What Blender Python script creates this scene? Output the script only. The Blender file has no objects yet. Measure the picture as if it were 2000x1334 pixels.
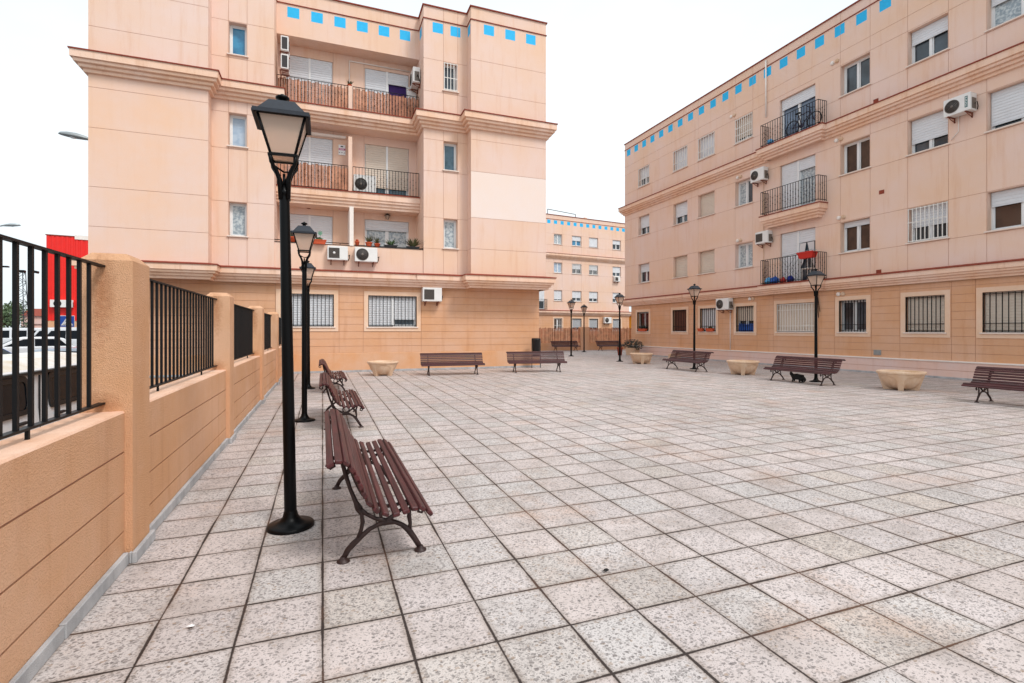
import bpy, bmesh, math, random
from mathutils import Vector, Matrix
R=math.radians; pi=math.pi
random.seed(7)
sc=bpy.context.scene; COL=sc.collection
def lin(c): return tuple((x/12.92 if x<=.04045 else ((x+.055)/1.055)**2.4) for x in c)
def hexc(h,k=1): return tuple(min(1,x*k) for x in lin(tuple(int(h[i:i+2],16)/255 for i in (0,2,4))))
# ------------------------------------------------------------- materials
def nm(name):
    m=bpy.data.materials.new(name); m.use_nodes=True
    nt=m.node_tree; b=nt.nodes['Principled BSDF']; return m,nt,b
def node(nt,t,**k):
    n=nt.nodes.new(t)
    for a,v in k.items():
        if a.startswith('i_'): n.inputs[a[2:].replace('_',' ')].default_value=v
        else: setattr(n,a,v)
    return n
def simple(name,col,rough=.6,metal=0,var=.0,scale=8,bump=0,bscale=60,spec=None):
    m,nt,b=nm(name); L=nt.links
    b.inputs['Roughness'].default_value=rough; b.inputs['Metallic'].default_value=metal
    if spec is not None: b.inputs['Specular IOR Level'].default_value=spec
    c=(*col,1); b.inputs['Base Color'].default_value=c
    tc=node(nt,'ShaderNodeTexCoord')
    if var:
        n=node(nt,'ShaderNodeTexNoise',i_Scale=scale,i_Detail=6,i_Roughness=.65); L.new(tc.outputs['Object'],n.inputs['Vector'])
        r=node(nt,'ShaderNodeMapRange'); r.inputs[1].default_value=.3; r.inputs[2].default_value=.7; r.inputs[3].default_value=1-var; r.inputs[4].default_value=1+var
        L.new(n.outputs['Fac'],r.inputs[0])
        mx=node(nt,'ShaderNodeVectorMath',operation='SCALE'); mx.inputs[0].default_value=col; L.new(r.outputs[0],mx.inputs['Scale']); L.new(mx.outputs[0],b.inputs['Base Color'])
    if bump:
        n2=node(nt,'ShaderNodeTexNoise',i_Scale=bscale,i_Detail=4); L.new(tc.outputs['Object'],n2.inputs['Vector'])
        bp=node(nt,'ShaderNodeBump',i_Strength=bump,i_Distance=.01); L.new(n2.outputs['Fac'],bp.inputs['Height']); L.new(bp.outputs[0],b.inputs['Normal'])
    return m
def plaster(name,c1,c2,stain,samt=.35,grain=120,gb=.25,blotch=.35,rough=.9,streak=.45):
    """two tone blotched render with vertical rain streaks"""
    m,nt,b=nm(name); L=nt.links; b.inputs['Roughness'].default_value=rough; b.inputs['Specular IOR Level'].default_value=.2
    tc=node(nt,'ShaderNodeTexCoord')
    n=node(nt,'ShaderNodeTexNoise',i_Scale=blotch,i_Detail=8,i_Roughness=.62); L.new(tc.outputs['Object'],n.inputs['Vector'])
    cr=node(nt,'ShaderNodeValToRGB'); cr.color_ramp.elements[0].position=.36; cr.color_ramp.elements[1].position=.64
    cr.color_ramp.elements[0].color=(*c1,1); cr.color_ramp.elements[1].color=(*c2,1); L.new(n.outputs['Fac'],cr.inputs['Fac'])
    mp=node(nt,'ShaderNodeMapping'); mp.inputs['Scale'].default_value=(2.6,2.6,.22); L.new(tc.outputs['Object'],mp.inputs['Vector'])
    s=node(nt,'ShaderNodeTexNoise',i_Scale=1.6,i_Detail=7,i_Roughness=.7); L.new(mp.outputs[0],s.inputs['Vector'])
    sr=node(nt,'ShaderNodeMapRange'); sr.inputs[1].default_value=.52; sr.inputs[2].default_value=.8; sr.inputs[4].default_value=streak*samt*2; L.new(s.outputs['Fac'],sr.inputs[0])
    mx=node(nt,'ShaderNodeMix',data_type='RGBA'); L.new(sr.outputs[0],mx.inputs[0]); L.new(cr.outputs[0],mx.inputs[6]); mx.inputs[7].default_value=(*stain,1)
    g=node(nt,'ShaderNodeTexNoise',i_Scale=grain,i_Detail=3,i_Roughness=.6); L.new(tc.outputs['Object'],g.inputs['Vector'])
    gr=node(nt,'ShaderNodeMapRange'); gr.inputs[1].default_value=.3; gr.inputs[2].default_value=.7; gr.inputs[3].default_value=.93; gr.inputs[4].default_value=1.05; L.new(g.outputs['Fac'],gr.inputs[0])
    sm=node(nt,'ShaderNodeVectorMath',operation='SCALE'); L.new(mx.outputs[2],sm.inputs[0]); L.new(gr.outputs[0],sm.inputs['Scale']); L.new(sm.outputs[0],b.inputs['Base Color'])
    bp=node(nt,'ShaderNodeBump',i_Strength=gb,i_Distance=.01); L.new(g.outputs['Fac'],bp.inputs['Height']); L.new(bp.outputs[0],b.inputs['Normal'])
    return m
K=.97
M={}
M['peach']=plaster('peach render',hexc('ecc7ad',K),hexc('eccfc2',K),hexc('d8a076',K),.50,80,.2)
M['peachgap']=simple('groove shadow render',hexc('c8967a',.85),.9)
M['rosy']=plaster('rosy pale render',hexc('f0c7ab',K),hexc('edcebf',K),hexc('e0b28c',K),.25,80,.12,.5)
M['patch']=plaster('repainted pale patch',hexc('f4dfd2',K),hexc('f3e2da',K),hexc('ecd4c2',K),.2,80,.1,.6)
M['orange']=plaster('tan ground floor render',hexc('d9a47c',K),hexc('ddb092',K),hexc('bc7c4c',K),.5,90,.15,.7)
M['orangelow']=plaster('orange base render',hexc('dca478',K),hexc('ddb090',K),hexc('c88a58',K),.35,90,.15,1.2)
M['fence']=plaster('coarse orange fence render',hexc('e0aa80',K),hexc('e5b694',K),hexc('b27044',K),.5,130,1.1,1.0)
def ruststains(m,pts):
    nt=m.node_tree; L=nt.links; b=nt.nodes['Principled BSDF']; prev=b.inputs['Base Color'].links[0].from_socket
    tc=node(nt,'ShaderNodeTexCoord'); nz=node(nt,'ShaderNodeTexNoise',i_Scale=30,i_Detail=5); L.new(tc.outputs['Object'],nz.inputs['Vector'])
    for (c,scl,r) in pts:
        a=node(nt,'ShaderNodeVectorMath',operation='SUBTRACT'); L.new(tc.outputs['Object'],a.inputs[0]); a.inputs[1].default_value=c
        k=node(nt,'ShaderNodeVectorMath',operation='MULTIPLY'); L.new(a.outputs[0],k.inputs[0]); k.inputs[1].default_value=scl
        d=node(nt,'ShaderNodeVectorMath',operation='LENGTH'); L.new(k.outputs[0],d.inputs[0])
        e=node(nt,'ShaderNodeMath',operation='MULTIPLY_ADD'); L.new(nz.outputs['Fac'],e.inputs[0]); e.inputs[1].default_value=-.12; L.new(d.outputs['Value'],e.inputs[2])
        q=node(nt,'ShaderNodeMapRange'); L.new(e.outputs[0],q.inputs[0]); q.inputs[1].default_value=-.05; q.inputs[2].default_value=r; q.inputs[3].default_value=.5; q.inputs[4].default_value=0
        x=node(nt,'ShaderNodeMix',data_type='RGBA'); L.new(q.outputs[0],x.inputs[0]); L.new(prev,x.inputs[6]); x.inputs[7].default_value=(*hexc('9a5420'),1); prev=x.outputs[2]
    L.new(prev,b.inputs['Base Color'])
ruststains(M['fence'],[((-1.36,y,z),(1,.5,zz),r) for y in (4.06,7.84,11.85) for z,zz,r in ((1.06,1.2,.07),(1.80,.22,.03))])
M['fencecap']=plaster('pale fence coping',hexc('e6b798',K),hexc('ecc6ae',K),hexc('bf8058',K),.5,140,.3,2.5)
M['cornice']=plaster('ochre cornice stucco',hexc('f0c6a8',K),hexc('f3d3c0',K),hexc('c4844e',K),.6,60,.2,.8)
M['trim']=plaster('cream window surround',hexc('e9c2a2',K),hexc('ecccb4',K),hexc('e0b898',K),.2,90,.1,1.5)
M['tile']=simple('dark terracotta cap',hexc('8a3a26'),.8,0,.25,12)
M['pink']=plaster('pink plinth',hexc('e8c2b2',K),hexc('e6cac2',K),hexc('c99580',K),.4,90,.12,.8)
M['ledge']=simple('white painted ledge',hexc('f6ebe2',.9),.7,0,.06,3)
def paintmat():
    m=simple('cyan painted square',hexc('18b4ea'),.7,0,.06,9); return m
M['cyan']=paintmat()
M['white']=simple('white pvc frame',hexc('f2f2f2',.9),.4)
M['shut']=simple('white roller shutter',hexc('e4e6ea',.9),.5,0,.04,3)
M['shutb']=simple('beige roller shutter',hexc('dfd0c0',.9),.6,0,.05,3)
M['sill']=simple('pale stone sill',hexc('f0ddd0',.9),.6,0,.08,6)
def glassmat(name,c,c2,sc_=.6,rough=.08):
    m,nt,b=nm(name); L=nt.links; b.inputs['Roughness'].default_value=rough
    b.inputs['Specular IOR Level'].default_value=.6
    tc=node(nt,'ShaderNodeTexCoord'); n=node(nt,'ShaderNodeTexNoise',i_Scale=sc_,i_Detail=3); L.new(tc.outputs['Object'],n.inputs['Vector'])
    mx=node(nt,'ShaderNodeMix',data_type='RGBA'); mx.inputs[6].default_value=(*c,1); mx.inputs[7].default_value=(*c2,1)
    r=node(nt,'ShaderNodeMapRange'); r.inputs[1].default_value=.4; r.inputs[2].default_value=.6; L.new(n.outputs['Fac'],r.inputs[0]); L.new(r.outputs[0],mx.inputs[0])
    L.new(mx.outputs[2],b.inputs['Base Color']); return m
M['glass']=glassmat('dark window glass',hexc('2c3238'),hexc('46525c'),1.3)
M['glassb']=glassmat('blue window glass',hexc('2f6f96'),hexc('3f8db4'),3)
M['glassc']=glassmat('glass over pale blue curtain',hexc('9fb3c8'),hexc('b4c4d4'),5,.2)
M['lace']=glassmat('glass over grey lace curtain',hexc('8f9ba4'),hexc('c2cacc'),14,.25)
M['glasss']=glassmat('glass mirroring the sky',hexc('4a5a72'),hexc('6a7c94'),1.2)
M['slate']=glassmat('slate blue glass',hexc('33505e'),hexc('4a6a7c'),3)
M['glassbr']=glassmat('brown tinted glass',hexc('3a2a24'),hexc('4c382e'),2)
M['wood']=simple('brown interior blind',hexc('6a3a26'),.7,0,.2,6)
M['curtain']=simple('white curtain',hexc('d8d4d4'),.9)
M['fence'].node_tree.nodes['Bump'].inputs['Distance'].default_value=.012
M['iron']=simple('black painted iron',hexc('0c0b0d'),.5,.0,.15,30,spec=.25)
M['ironrust']=simple('dark brown iron rail',hexc('3a201a'),.6,0,.3,20)
M['wgrille']=simple('white painted bars',hexc('f2eee8',.9),.5)
M['lampblk']=simple('glossy black lamp enamel',hexc('030304'),.38,0,.1,20,.04,140,spec=.16)
M['lamproof']=simple('weathered blue black lamp roof',hexc('181e29'),.55,.1,.3,22,.1,90)
def lampglass():
    m,nt,b=nm('cream lamp glass'); b.inputs['Base Color'].default_value=(*hexc('f3ddcc'),1); b.inputs['Roughness'].default_value=.35
    b.inputs['Transmission Weight'].default_value=.6; b.inputs['IOR'].default_value=1.1; b.inputs['Subsurface Weight'].default_value=0
    return m
M['lampglass']=lampglass()
def benchwood():
    m,nt,b=nm('maroon stained slats'); L=nt.links; b.inputs['Roughness'].default_value=.5
    tc=node(nt,'ShaderNodeTexCoord'); mp=node(nt,'ShaderNodeMapping'); mp.inputs['Scale'].default_value=(30,1.5,30); L.new(tc.outputs['Object'],mp.inputs['Vector'])
    n=node(nt,'ShaderNodeTexNoise',i_Scale=1.5,i_Detail=6); L.new(mp.outputs[0],n.inputs['Vector'])
    cr=node(nt,'ShaderNodeValToRGB'); e=cr.color_ramp.elements; e[0].position=.3; e[0].color=(*hexc('2c0c0c'),1); e[1].position=.75; e[1].color=(*hexc('582022'),1)
    L.new(n.outputs['Fac'],cr.inputs['Fac'])
    n2=node(nt,'ShaderNodeTexNoise',i_Scale=9,i_Detail=8,i_Roughness=.75); L.new(tc.outputs['Object'],n2.inputs['Vector'])
    r=node(nt,'ShaderNodeMapRange'); r.inputs[1].default_value=.66; r.inputs[2].default_value=.74; r.inputs[4].default_value=.5; L.new(n2.outputs['Fac'],r.inputs[0])
    mx=node(nt,'ShaderNodeMix',data_type='RGBA'); L.new(r.outputs[0],mx.inputs[0]); L.new(cr.outputs[0],mx.inputs[6]); mx.inputs[7].default_value=(*hexc('a07870'),1)
    L.new(mx.outputs[2],b.inputs['Base Color'])
    bp=node(nt,'ShaderNodeBump',i_Strength=.3,i_Distance=.004); L.new(n.outputs['Fac'],bp.inputs['Height']); L.new(bp.outputs[0],b.inputs['Normal']); return m
M['bench']=benchwood()
M['cast']=simple('brown black cast iron',hexc('33211f'),.5,.2,.3,25,.3,60)
M['planter']=plaster('cream cast stone planter',hexc('d9b494',.95),hexc('e4c8ae',.95),hexc('b07a40',.9),.5,150,.5,3)
M['soil']=simple('dry pale soil',hexc('d8c8b4'),1,0,.15,20,.6,60)
M['reed']=simple('heather reed screen',hexc('b87a5c'),.95,0,.5,3,.5,80)
M['reed2']=simple('pale reed screen',hexc('c98c6e'),.95,0,.4,4,.5,80)
M['acw']=simple('white enamel unit casing',hexc('ece9e6',.92),.45,0,.05,4)
M['acgrey']=simple('taupe fan louvre',hexc('6e645c'),.6)
M['acdark']=simple('dark fan recess',hexc('2a2526'),.6)
M['rust']=simple('rusty bracket',hexc('7a3c28'),.8,0,.3,20)
M['terra']=simple('terracotta pot',hexc('c4532e'),.8,0,.15,12)
M['leaf']=simple('dark green leaves',hexc('3c5a2c',.8),.55,0,.4,9)
M['leaf2']=simple('olive aloe leaves',hexc('5a5c38',.8),.55,0,.4,9)
M['leafd']=simple('dark shrub leaves',hexc('202a1c',.8),.6,0,.4,9)
M['red']=simple('red corrugated cladding',hexc('e81c10'),.5,0,.06,1)
M['blue']=simple('blue plastic',hexc('1458b0'),.4)
M['lblue']=simple('light blue plastic',hexc('5aa8d8'),.35)
M['navy']=simple('navy blue cloth',hexc('1a2c8a'),.8)
M['redp']=simple('red plastic',hexc('c8281c'),.5)
M['bin']=simple('black bin plastic',hexc('121214'),.45)
M['carw']=simple('white car paint',hexc('eceef2',.9),.25,0); M['cars']=simple('silver car paint',hexc('b8bec8'),.25,.4); M['carb']=simple('blue car paint',hexc('23479a'),.25,.3)
M['carg']=simple('car window glass',hexc('10151c'),.15,spec=.15); M['tyre']=simple('rubber tyre',hexc('16161a'),.8); M['rim']=simple('alloy rim',hexc('a0a2a6'),.35,.7)
M['light']=simple('red tail lamp',hexc('b8141a'),.2); M['hlight']=simple('clear headlamp',hexc('dfe6ea'),.1)
M['rub']=simple('black rubber seal',hexc('101014'),.5)
M['galv']=simple('grey lamp metal',hexc('9aa0a2'),.45,.5,.1)
M['signb']=simple('sign blue',hexc('1450b4'),.4); M['signw']=simple('sign white',hexc('f4f4f4',.95),.4); M['signk']=simple('sign black',hexc('080808'),.5)
M['green']=simple('grey green post',hexc('5c7466'),.6)
M['magenta']=simple('magenta print',hexc('b4247c'),.5); M['teal']=simple('teal label',hexc('0e5a5a'),.5)
M['yellow']=plaster('ochre yellow render',hexc('f0a028',K),hexc('f2ac3c',K),hexc('d08820',K))
M['black_fur']=simple('black fur',hexc('0e0c0d'),.85,0,.3,30,.6,120)
M['concrete']=plaster('grey kerb stone',hexc('a8a8aa',.92),hexc('c6c5c6',.92),hexc('7a7670',.85),.5,220,.5,4)
M['asph']=simple('worn asphalt',hexc('6e6c6c',.8),.95,0,.2,2,.6,80)
M['purple']=simple('purple curtain',hexc('3c2260'),.9)
def vanroof():
    m,nt,b=nm('stained white van roof'); L=nt.links; b.inputs['Roughness'].default_value=.4
    tc=node(nt,'ShaderNodeTexCoord'); n=node(nt,'ShaderNodeTexNoise',i_Scale=1.6,i_Detail=8,i_Roughness=.7); L.new(tc.outputs['Object'],n.inputs['Vector'])
    cr=node(nt,'ShaderNodeValToRGB'); e=cr.color_ramp.elements; e[0].position=.42; e[0].color=(*hexc('ecebe9',.9),1); e[1].position=.78; e[1].color=(*hexc('c4b28e'),1)
    L.new(n.outputs['Fac'],cr.inputs['Fac']); L.new(cr.outputs[0],b.inputs['Base Color']); return m
M['vanroof']=vanroof()
def paving():
    m,nt,b=nm('washed stone paving tiles'); L=nt.links
    tc=node(nt,'ShaderNodeTexCoord')
    def N(op,a,b_=None,c_=None):
        n=node(nt,'ShaderNodeMath',operation=op)
        for i,x in enumerate((a,b_,c_)):
            if x is None: continue
            if isinstance(x,(int,float)): n.inputs[i].default_value=x
            else: L.new(x,n.inputs[i])
        return n.outputs[0]
    w=node(nt,'ShaderNodeTexNoise',i_Scale=.9,i_Detail=3); L.new(tc.outputs['Object'],w.inputs['Vector'])
    ws=node(nt,'ShaderNodeVectorMath',operation='SUBTRACT'); L.new(w.outputs['Color'],ws.inputs[0]); ws.inputs[1].default_value=(.5,.5,.5)
    wk=node(nt,'ShaderNodeVectorMath',operation='SCALE'); L.new(ws.outputs[0],wk.inputs[0]); wk.inputs['Scale'].default_value=.02
    wa=node(nt,'ShaderNodeVectorMath',operation='ADD'); L.new(tc.outputs['Object'],wa.inputs[0]); L.new(wk.outputs[0],wa.inputs[1])
    sp=node(nt,'ShaderNodeSeparateXYZ'); L.new(wa.outputs[0],sp.inputs[0])
    T=.407
    x=N('DIVIDE',N('ADD',sp.outputs[0],40.7),T); y=N('DIVIDE',N('ADD',sp.outputs[1],40.7-2.79+.407*7),T)
    fx=N('FRACT',x); fy=N('FRACT',y); cx=N('FLOOR',x); cy=N('FLOOR',y)
    ex=N('MINIMUM',fx,N('SUBTRACT',1,fx)); ey=N('MINIMUM',fy,N('SUBTRACT',1,fy)); ed=N('MINIMUM',ex,ey)
    # joint width varies
    jn=node(nt,'ShaderNodeTexNoise',i_Scale=2.2,i_Detail=4); L.new(tc.outputs['Object'],jn.inputs['Vector'])
    fine=node(nt,'ShaderNodeTexNoise',i_Scale=45,i_Detail=4,i_Roughness=.7); L.new(tc.outputs['Object'],fine.inputs['Vector'])
    jw=N('ADD',N('MULTIPLY',jn.outputs['Fac'],.046),N('MULTIPLY',fine.outputs['Fac'],.022))
    jw=N('ADD',jw,-.0205)
    joint=node(nt,'ShaderNodeMapRange'); L.new(N('SUBTRACT',ed,jw),joint.inputs[0]); joint.inputs[1].default_value=-.004; joint.inputs[2].default_value=.007; joint.inputs[3].default_value=1; joint.inputs[4].default_value=0
    cv=node(nt,'ShaderNodeCombineXYZ'); L.new(cx,cv.inputs[0]); L.new(cy,cv.inputs[1])
    wn=node(nt,'ShaderNodeTexWhiteNoise',noise_dimensions='3D'); L.new(cv.outputs[0],wn.inputs['Vector'])
    # tile tone
    tone=node(nt,'ShaderNodeValToRGB'); e=tone.color_ramp.elements
    e[0].position=0; e[0].color=(*hexc('d9cbc6'),1); e[1].position=1; e[1].color=(*hexc('d8d0cd'),1)
    for p,c in ((.3,'ddd0cc'),(.55,'dbcfcc'),(.85,'dad3d0'),(.97,'dacdc4')):
        k=tone.color_ramp.elements.new(p); k.color=(*hexc(c),1)
    L.new(wn.outputs['Value'],tone.inputs['Fac'])
    big=node(nt,'ShaderNodeTexNoise',i_Scale=.35,i_Detail=5,i_Roughness=.6); L.new(tc.outputs['Object'],big.inputs['Vector'])
    bigr=node(nt,'ShaderNodeMapRange'); L.new(big.outputs['Fac'],bigr.inputs[0]); bigr.inputs[1].default_value=.3; bigr.inputs[2].default_value=.7; bigr.inputs[3].default_value=.72; bigr.inputs[4].default_value=.93
    t2=node(nt,'ShaderNodeVectorMath',operation='SCALE'); L.new(tone.outputs[0],t2.inputs[0]); L.new(bigr.outputs[0],t2.inputs['Scale'])
    # rust coloured blotches
    rn=node(nt,'ShaderNodeTexNoise',i_Scale=.8,i_Detail=7,i_Roughness=.7); L.new(tc.outputs['Object'],rn.inputs['Vector'])
    rr=node(nt,'ShaderNodeMapRange'); L.new(rn.outputs['Fac'],rr.inputs[0]); rr.inputs[1].default_value=.54; rr.inputs[2].default_value=.72; rr.inputs[4].default_value=.6
    t3=node(nt,'ShaderNodeMix',data_type='RGBA'); L.new(rr.outputs[0],t3.inputs[0]); L.new(t2.outputs[0],t3.inputs[6]); t3.inputs[7].default_value=(*hexc('c09a80'),1)
    mo=node(nt,'ShaderNodeTexNoise',i_Scale=1.7,i_Detail=9,i_Roughness=.72); L.new(tc.outputs['Object'],mo.inputs['Vector'])
    mr=node(nt,'ShaderNodeMapRange'); L.new(mo.outputs['Fac'],mr.inputs[0]); mr.inputs[1].default_value=.47; mr.inputs[2].default_value=.70; mr.inputs[4].default_value=.62
    t4=node(nt,'ShaderNodeMix',data_type='RGBA'); L.new(mr.outputs[0],t4.inputs[0]); L.new(t3.outputs[2],t4.inputs[6]); t4.inputs[7].default_value=(*hexc('8f847c'),1); t3=t4
    # exposed pebbles: two sizes of spots, density varies per tile
    dens=N('MULTIPLY_ADD',wn.outputs['Value'],.22,-.11)
    dw=node(nt,'ShaderNodeTexNoise',i_Scale=60,i_Detail=2); L.new(tc.outputs['Object'],dw.inputs['Vector'])
    d1=node(nt,'ShaderNodeVectorMath',operation='SUBTRACT'); L.new(dw.outputs['Color'],d1.inputs[0]); d1.inputs[1].default_value=(.5,.5,.5)
    d2=node(nt,'ShaderNodeVectorMath',operation='SCALE'); L.new(d1.outputs[0],d2.inputs[0]); d2.inputs['Scale'].default_value=.022
    d3=node(nt,'ShaderNodeVectorMath',operation='ADD'); L.new(tc.outputs['Object'],d3.inputs[0]); L.new(d2.outputs[0],d3.inputs[1])
    pd=node(nt,'ShaderNodeTexNoise',i_Scale=3.2,i_Detail=3); L.new(tc.outputs['Object'],pd.inputs['Vector'])
    dens=N('ADD',dens,N('MULTIPLY_ADD',pd.outputs['Fac'],.5,-.25))
    def spots(scale,r0,r1,keep,amt,colr,prev,seed):
        mp=node(nt,'ShaderNodeMapping'); mp.inputs['Location'].default_value=(seed,seed*2,0); mp.inputs['Rotation'].default_value=(0,0,seed*.7); mp.inputs['Scale'].default_value=(1,1.35,1); L.new(d3.outputs[0],mp.inputs['Vector'])
        v=node(nt,'ShaderNodeTexVoronoi',voronoi_dimensions='2D',i_Scale=scale); L.new(mp.outputs[0],v.inputs['Vector'])
        sc_=node(nt,'ShaderNodeSeparateXYZ'); L.new(v.outputs['Color'],sc_.inputs[0])
        rad=N('MULTIPLY_ADD',sc_.outputs[0],r1-r0,r0)
        on=N('LESS_THAN',sc_.outputs[1],N('ADD',keep,dens))
        r=node(nt,'ShaderNodeMapRange'); L.new(N('SUBTRACT',rad,v.outputs['Distance']),r.inputs[0]); r.inputs[1].default_value=-.03; r.inputs[2].default_value=.06; r.inputs[4].default_value=1
        k=N('MULTIPLY',N('MULTIPLY',r.outputs[0],on),N('MULTIPLY_ADD',sc_.outputs[2],amt*.6,amt*.4))
        q=node(nt,'ShaderNodeMix',data_type='RGBA'); L.new(k,q.inputs[0]); L.new(prev,q.inputs[6]); q.inputs[7].default_value=(*hexc(colr),1); return q.outputs[2]
    c=spots(36,.19,.46,.50,.80,'6a6260',t3.outputs[2],0)
    c=spots(66,.20,.46,.52,.80,'5e5856',c,9)
    c=spots(26,.16,.36,.14,.7,'97806c',c,17)
    c=spots(150,.2,.45,.4,.6,'6e6866',c,23)
    # dirt near the joints
    dn=node(nt,'ShaderNodeMapRange'); L.new(ed,dn.inputs[0]); dn.inputs[1].default_value=.02; dn.inputs[2].default_value=.10; dn.inputs[3].default_value=.55; dn.inputs[4].default_value=0
    dm=N('MULTIPLY',dn.outputs[0],N('MULTIPLY',jn.outputs['Fac'],1.6))
    d=node(nt,'ShaderNodeMix',data_type='RGBA'); L.new(dm,d.inputs[0]); L.new(c,d.inputs[6]); d.inputs[7].default_value=(*hexc('8c7c70'),1)
    jc=node(nt,'ShaderNodeMix',data_type='RGBA'); jc.inputs[6].default_value=(*hexc('342a26'),1); jc.inputs[7].default_value=(*hexc('694733'),1)
    jr=node(nt,'ShaderNodeMapRange'); L.new(rn.outputs['Fac'],jr.inputs[0]); jr.inputs[1].default_value=.5; jr.inputs[2].default_value=.66; L.new(jr.outputs[0],jc.inputs[0])
    f=node(nt,'ShaderNodeMix',data_type='RGBA'); L.new(joint.outputs[0],f.inputs[0]); L.new(d.outputs[2],f.inputs[6]); L.new(jc.outputs[2],f.inputs[7])
    L.new(f.outputs[2],b.inputs['Base Color'])
    b.inputs['Roughness'].default_value=.62; b.inputs['Specular IOR Level'].default_value=.35
    h=N('SUBTRACT',N('MULTIPLY',fine.outputs['Fac'],.25),joint.outputs[0])
    bp=node(nt,'ShaderNodeBump',i_Strength=.6,i_Distance=.006); L.new(h,bp.inputs['Height']); L.new(bp.outputs[0],b.inputs['Normal'])
    return m
M['paving']=paving()
# ------------------------------------------------------------- mesh helpers
class MB:
    def __init__(s): s.v=[];s.f=[];s.m=[];s.sm=[]
    def add(s,vs,fs,mi=0,smooth=False):
        o=len(s.v); s.v+=[tuple(v) for v in vs]
        for f in fs: s.f.append(tuple(i+o for i in f)); s.m.append(mi); s.sm.append(smooth)
    def quad(s,a,b,c,d,mi=0): s.add((a,b,c,d),((0,1,2,3),),mi)
    def box(s,x0,x1,y0,y1,z0,z1,mi=0,M_=None):
        vs=[(x,y,z) for x in(x0,x1) for y in(y0,y1) for z in(z0,z1)]
        if M_ is not None: vs=[M_@Vector(v) for v in vs]
        s.add(vs,((0,1,3,2),(4,6,7,5),(0,4,5,1),(2,3,7,6),(0,2,6,4),(1,5,7,3)),mi)
    def bbox(s,x0,x1,y0,y1,z0,z1,bv=.02,mi=0,M_=None):
        "box with chamfered edges"
        def ring(x0,x1,y0,y1,z,c): return [(x0+c,y0,z),(x1-c,y0,z),(x1,y0+c,z),(x1,y1-c,z),(x1-c,y1,z),(x0+c,y1,z),(x0,y1-c,z),(x0,y0+c,z)]
        rs=[ring(x0+bv,x1-bv,y0+bv,y1-bv,z0,bv*.5),ring(x0,x1,y0,y1,z0+bv,bv),ring(x0,x1,y0,y1,z1-bv,bv),ring(x0+bv,x1-bv,y0+bv,y1-bv,z1,bv*.5)]
        vs=[v for r in rs for v in r]
        if M_ is not None: vs=[M_@Vector(v) for v in vs]
        fs=[tuple(range(7,-1,-1)),tuple(24+i for i in range(8))]
        for k in range(3):
            for i in range(8): j=(i+1)%8; fs.append((k*8+i,k*8+j,k*8+8+j,k*8+8+i))
        s.add(vs,fs,mi)
    def tube(s,pts,r,n=8,mi=0,cap=True,flat=1.0):
        pts=[Vector(p) for p in pts]; rs=r if isinstance(r,(list,tuple)) else [r]*len(pts)
        vs=[]; prev=None
        for i,p in enumerate(pts):
            t=(pts[min(i+1,len(pts)-1)]-pts[max(i-1,0)]).normalized()
            ref=prev if prev else (Vector((0,1,0)) if abs(t.y)<.9 else Vector((1,0,0)))
            a=(ref-t*ref.dot(t)).normalized(); b=t.cross(a); prev=a
            for k in range(n):
                q=2*pi*k/n; vs.append(p+a*math.cos(q)*rs[i]*flat+b*math.sin(q)*rs[i])
        fs=[]
        for i in range(len(pts)-1):
            for k in range(n): l=(k+1)%n; fs.append((i*n+k,i*n+l,i*n+n+l,i*n+n+k))
        if cap: fs+= [tuple(range(n-1,-1,-1)),tuple((len(pts)-1)*n+k for k in range(n))]
        s.add(vs,fs,mi,True)
    def lathe(s,prof,n=24,c=(0,0,0),mi=0,rot=None,smooth=True):
        vs=[]
        for r,z in prof:
            for k in range(n):
                q=2*pi*k/n; v=Vector((r*math.cos(q),r*math.sin(q),z))
                if rot is not None: v=rot@v
                vs.append(v+Vector(c))
        fs=[]
        for i in range(len(prof)-1):
            for k in range(n): l=(k+1)%n; fs.append((i*n+k,i*n+l,i*n+n+l,i*n+n+k))
        s.add(vs,fs,mi,smooth)
    def build(s,name,mats,parent=None,loc=None,rz=0):
        me=bpy.data.meshes.new(name); me.from_pydata(s.v,[],s.f)
        if not isinstance(mats,(list,tuple)): mats=[mats]
        for m in mats: me.materials.append(M[m] if isinstance(m,str) else m)
        me.polygons.foreach_set('material_index',s.m); me.polygons.foreach_set('use_smooth',s.sm)
        bm=bmesh.new(); bm.from_mesh(me)
        bm.normal_update(); bm.to_mesh(me); bm.free(); me.update()
        o=bpy.data.objects.new(name,me); COL.objects.link(o)
        if parent: o.parent=parent
        if loc: o.location=loc
        o.rotation_euler.z=rz
        return o
def tag(o,label=None,cat=None,group=None,kind=None):
    for k,v in (('label',label),('category',cat),('group',group),('kind',kind)):
        if v: o[k]=v
    return o
def root(name,loc,rz=0,label=None,cat=None,group=None):
    o=bpy.data.objects.new(name,None); o.empty_display_size=.1; COL.objects.link(o); o.location=loc; o.rotation_euler.z=rz
    return tag(o,label,cat,group)
KIDS={}
def copy_tree(o,parent=None):
    c=o.copy(); COL.objects.link(c)
    if parent: c.parent=parent
    for ch in [x for x in ALL(o)]: copy_tree(ch,c)
    return c
def ALL(o): return [x for x in list(COL.objects) if x.parent==o]
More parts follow.
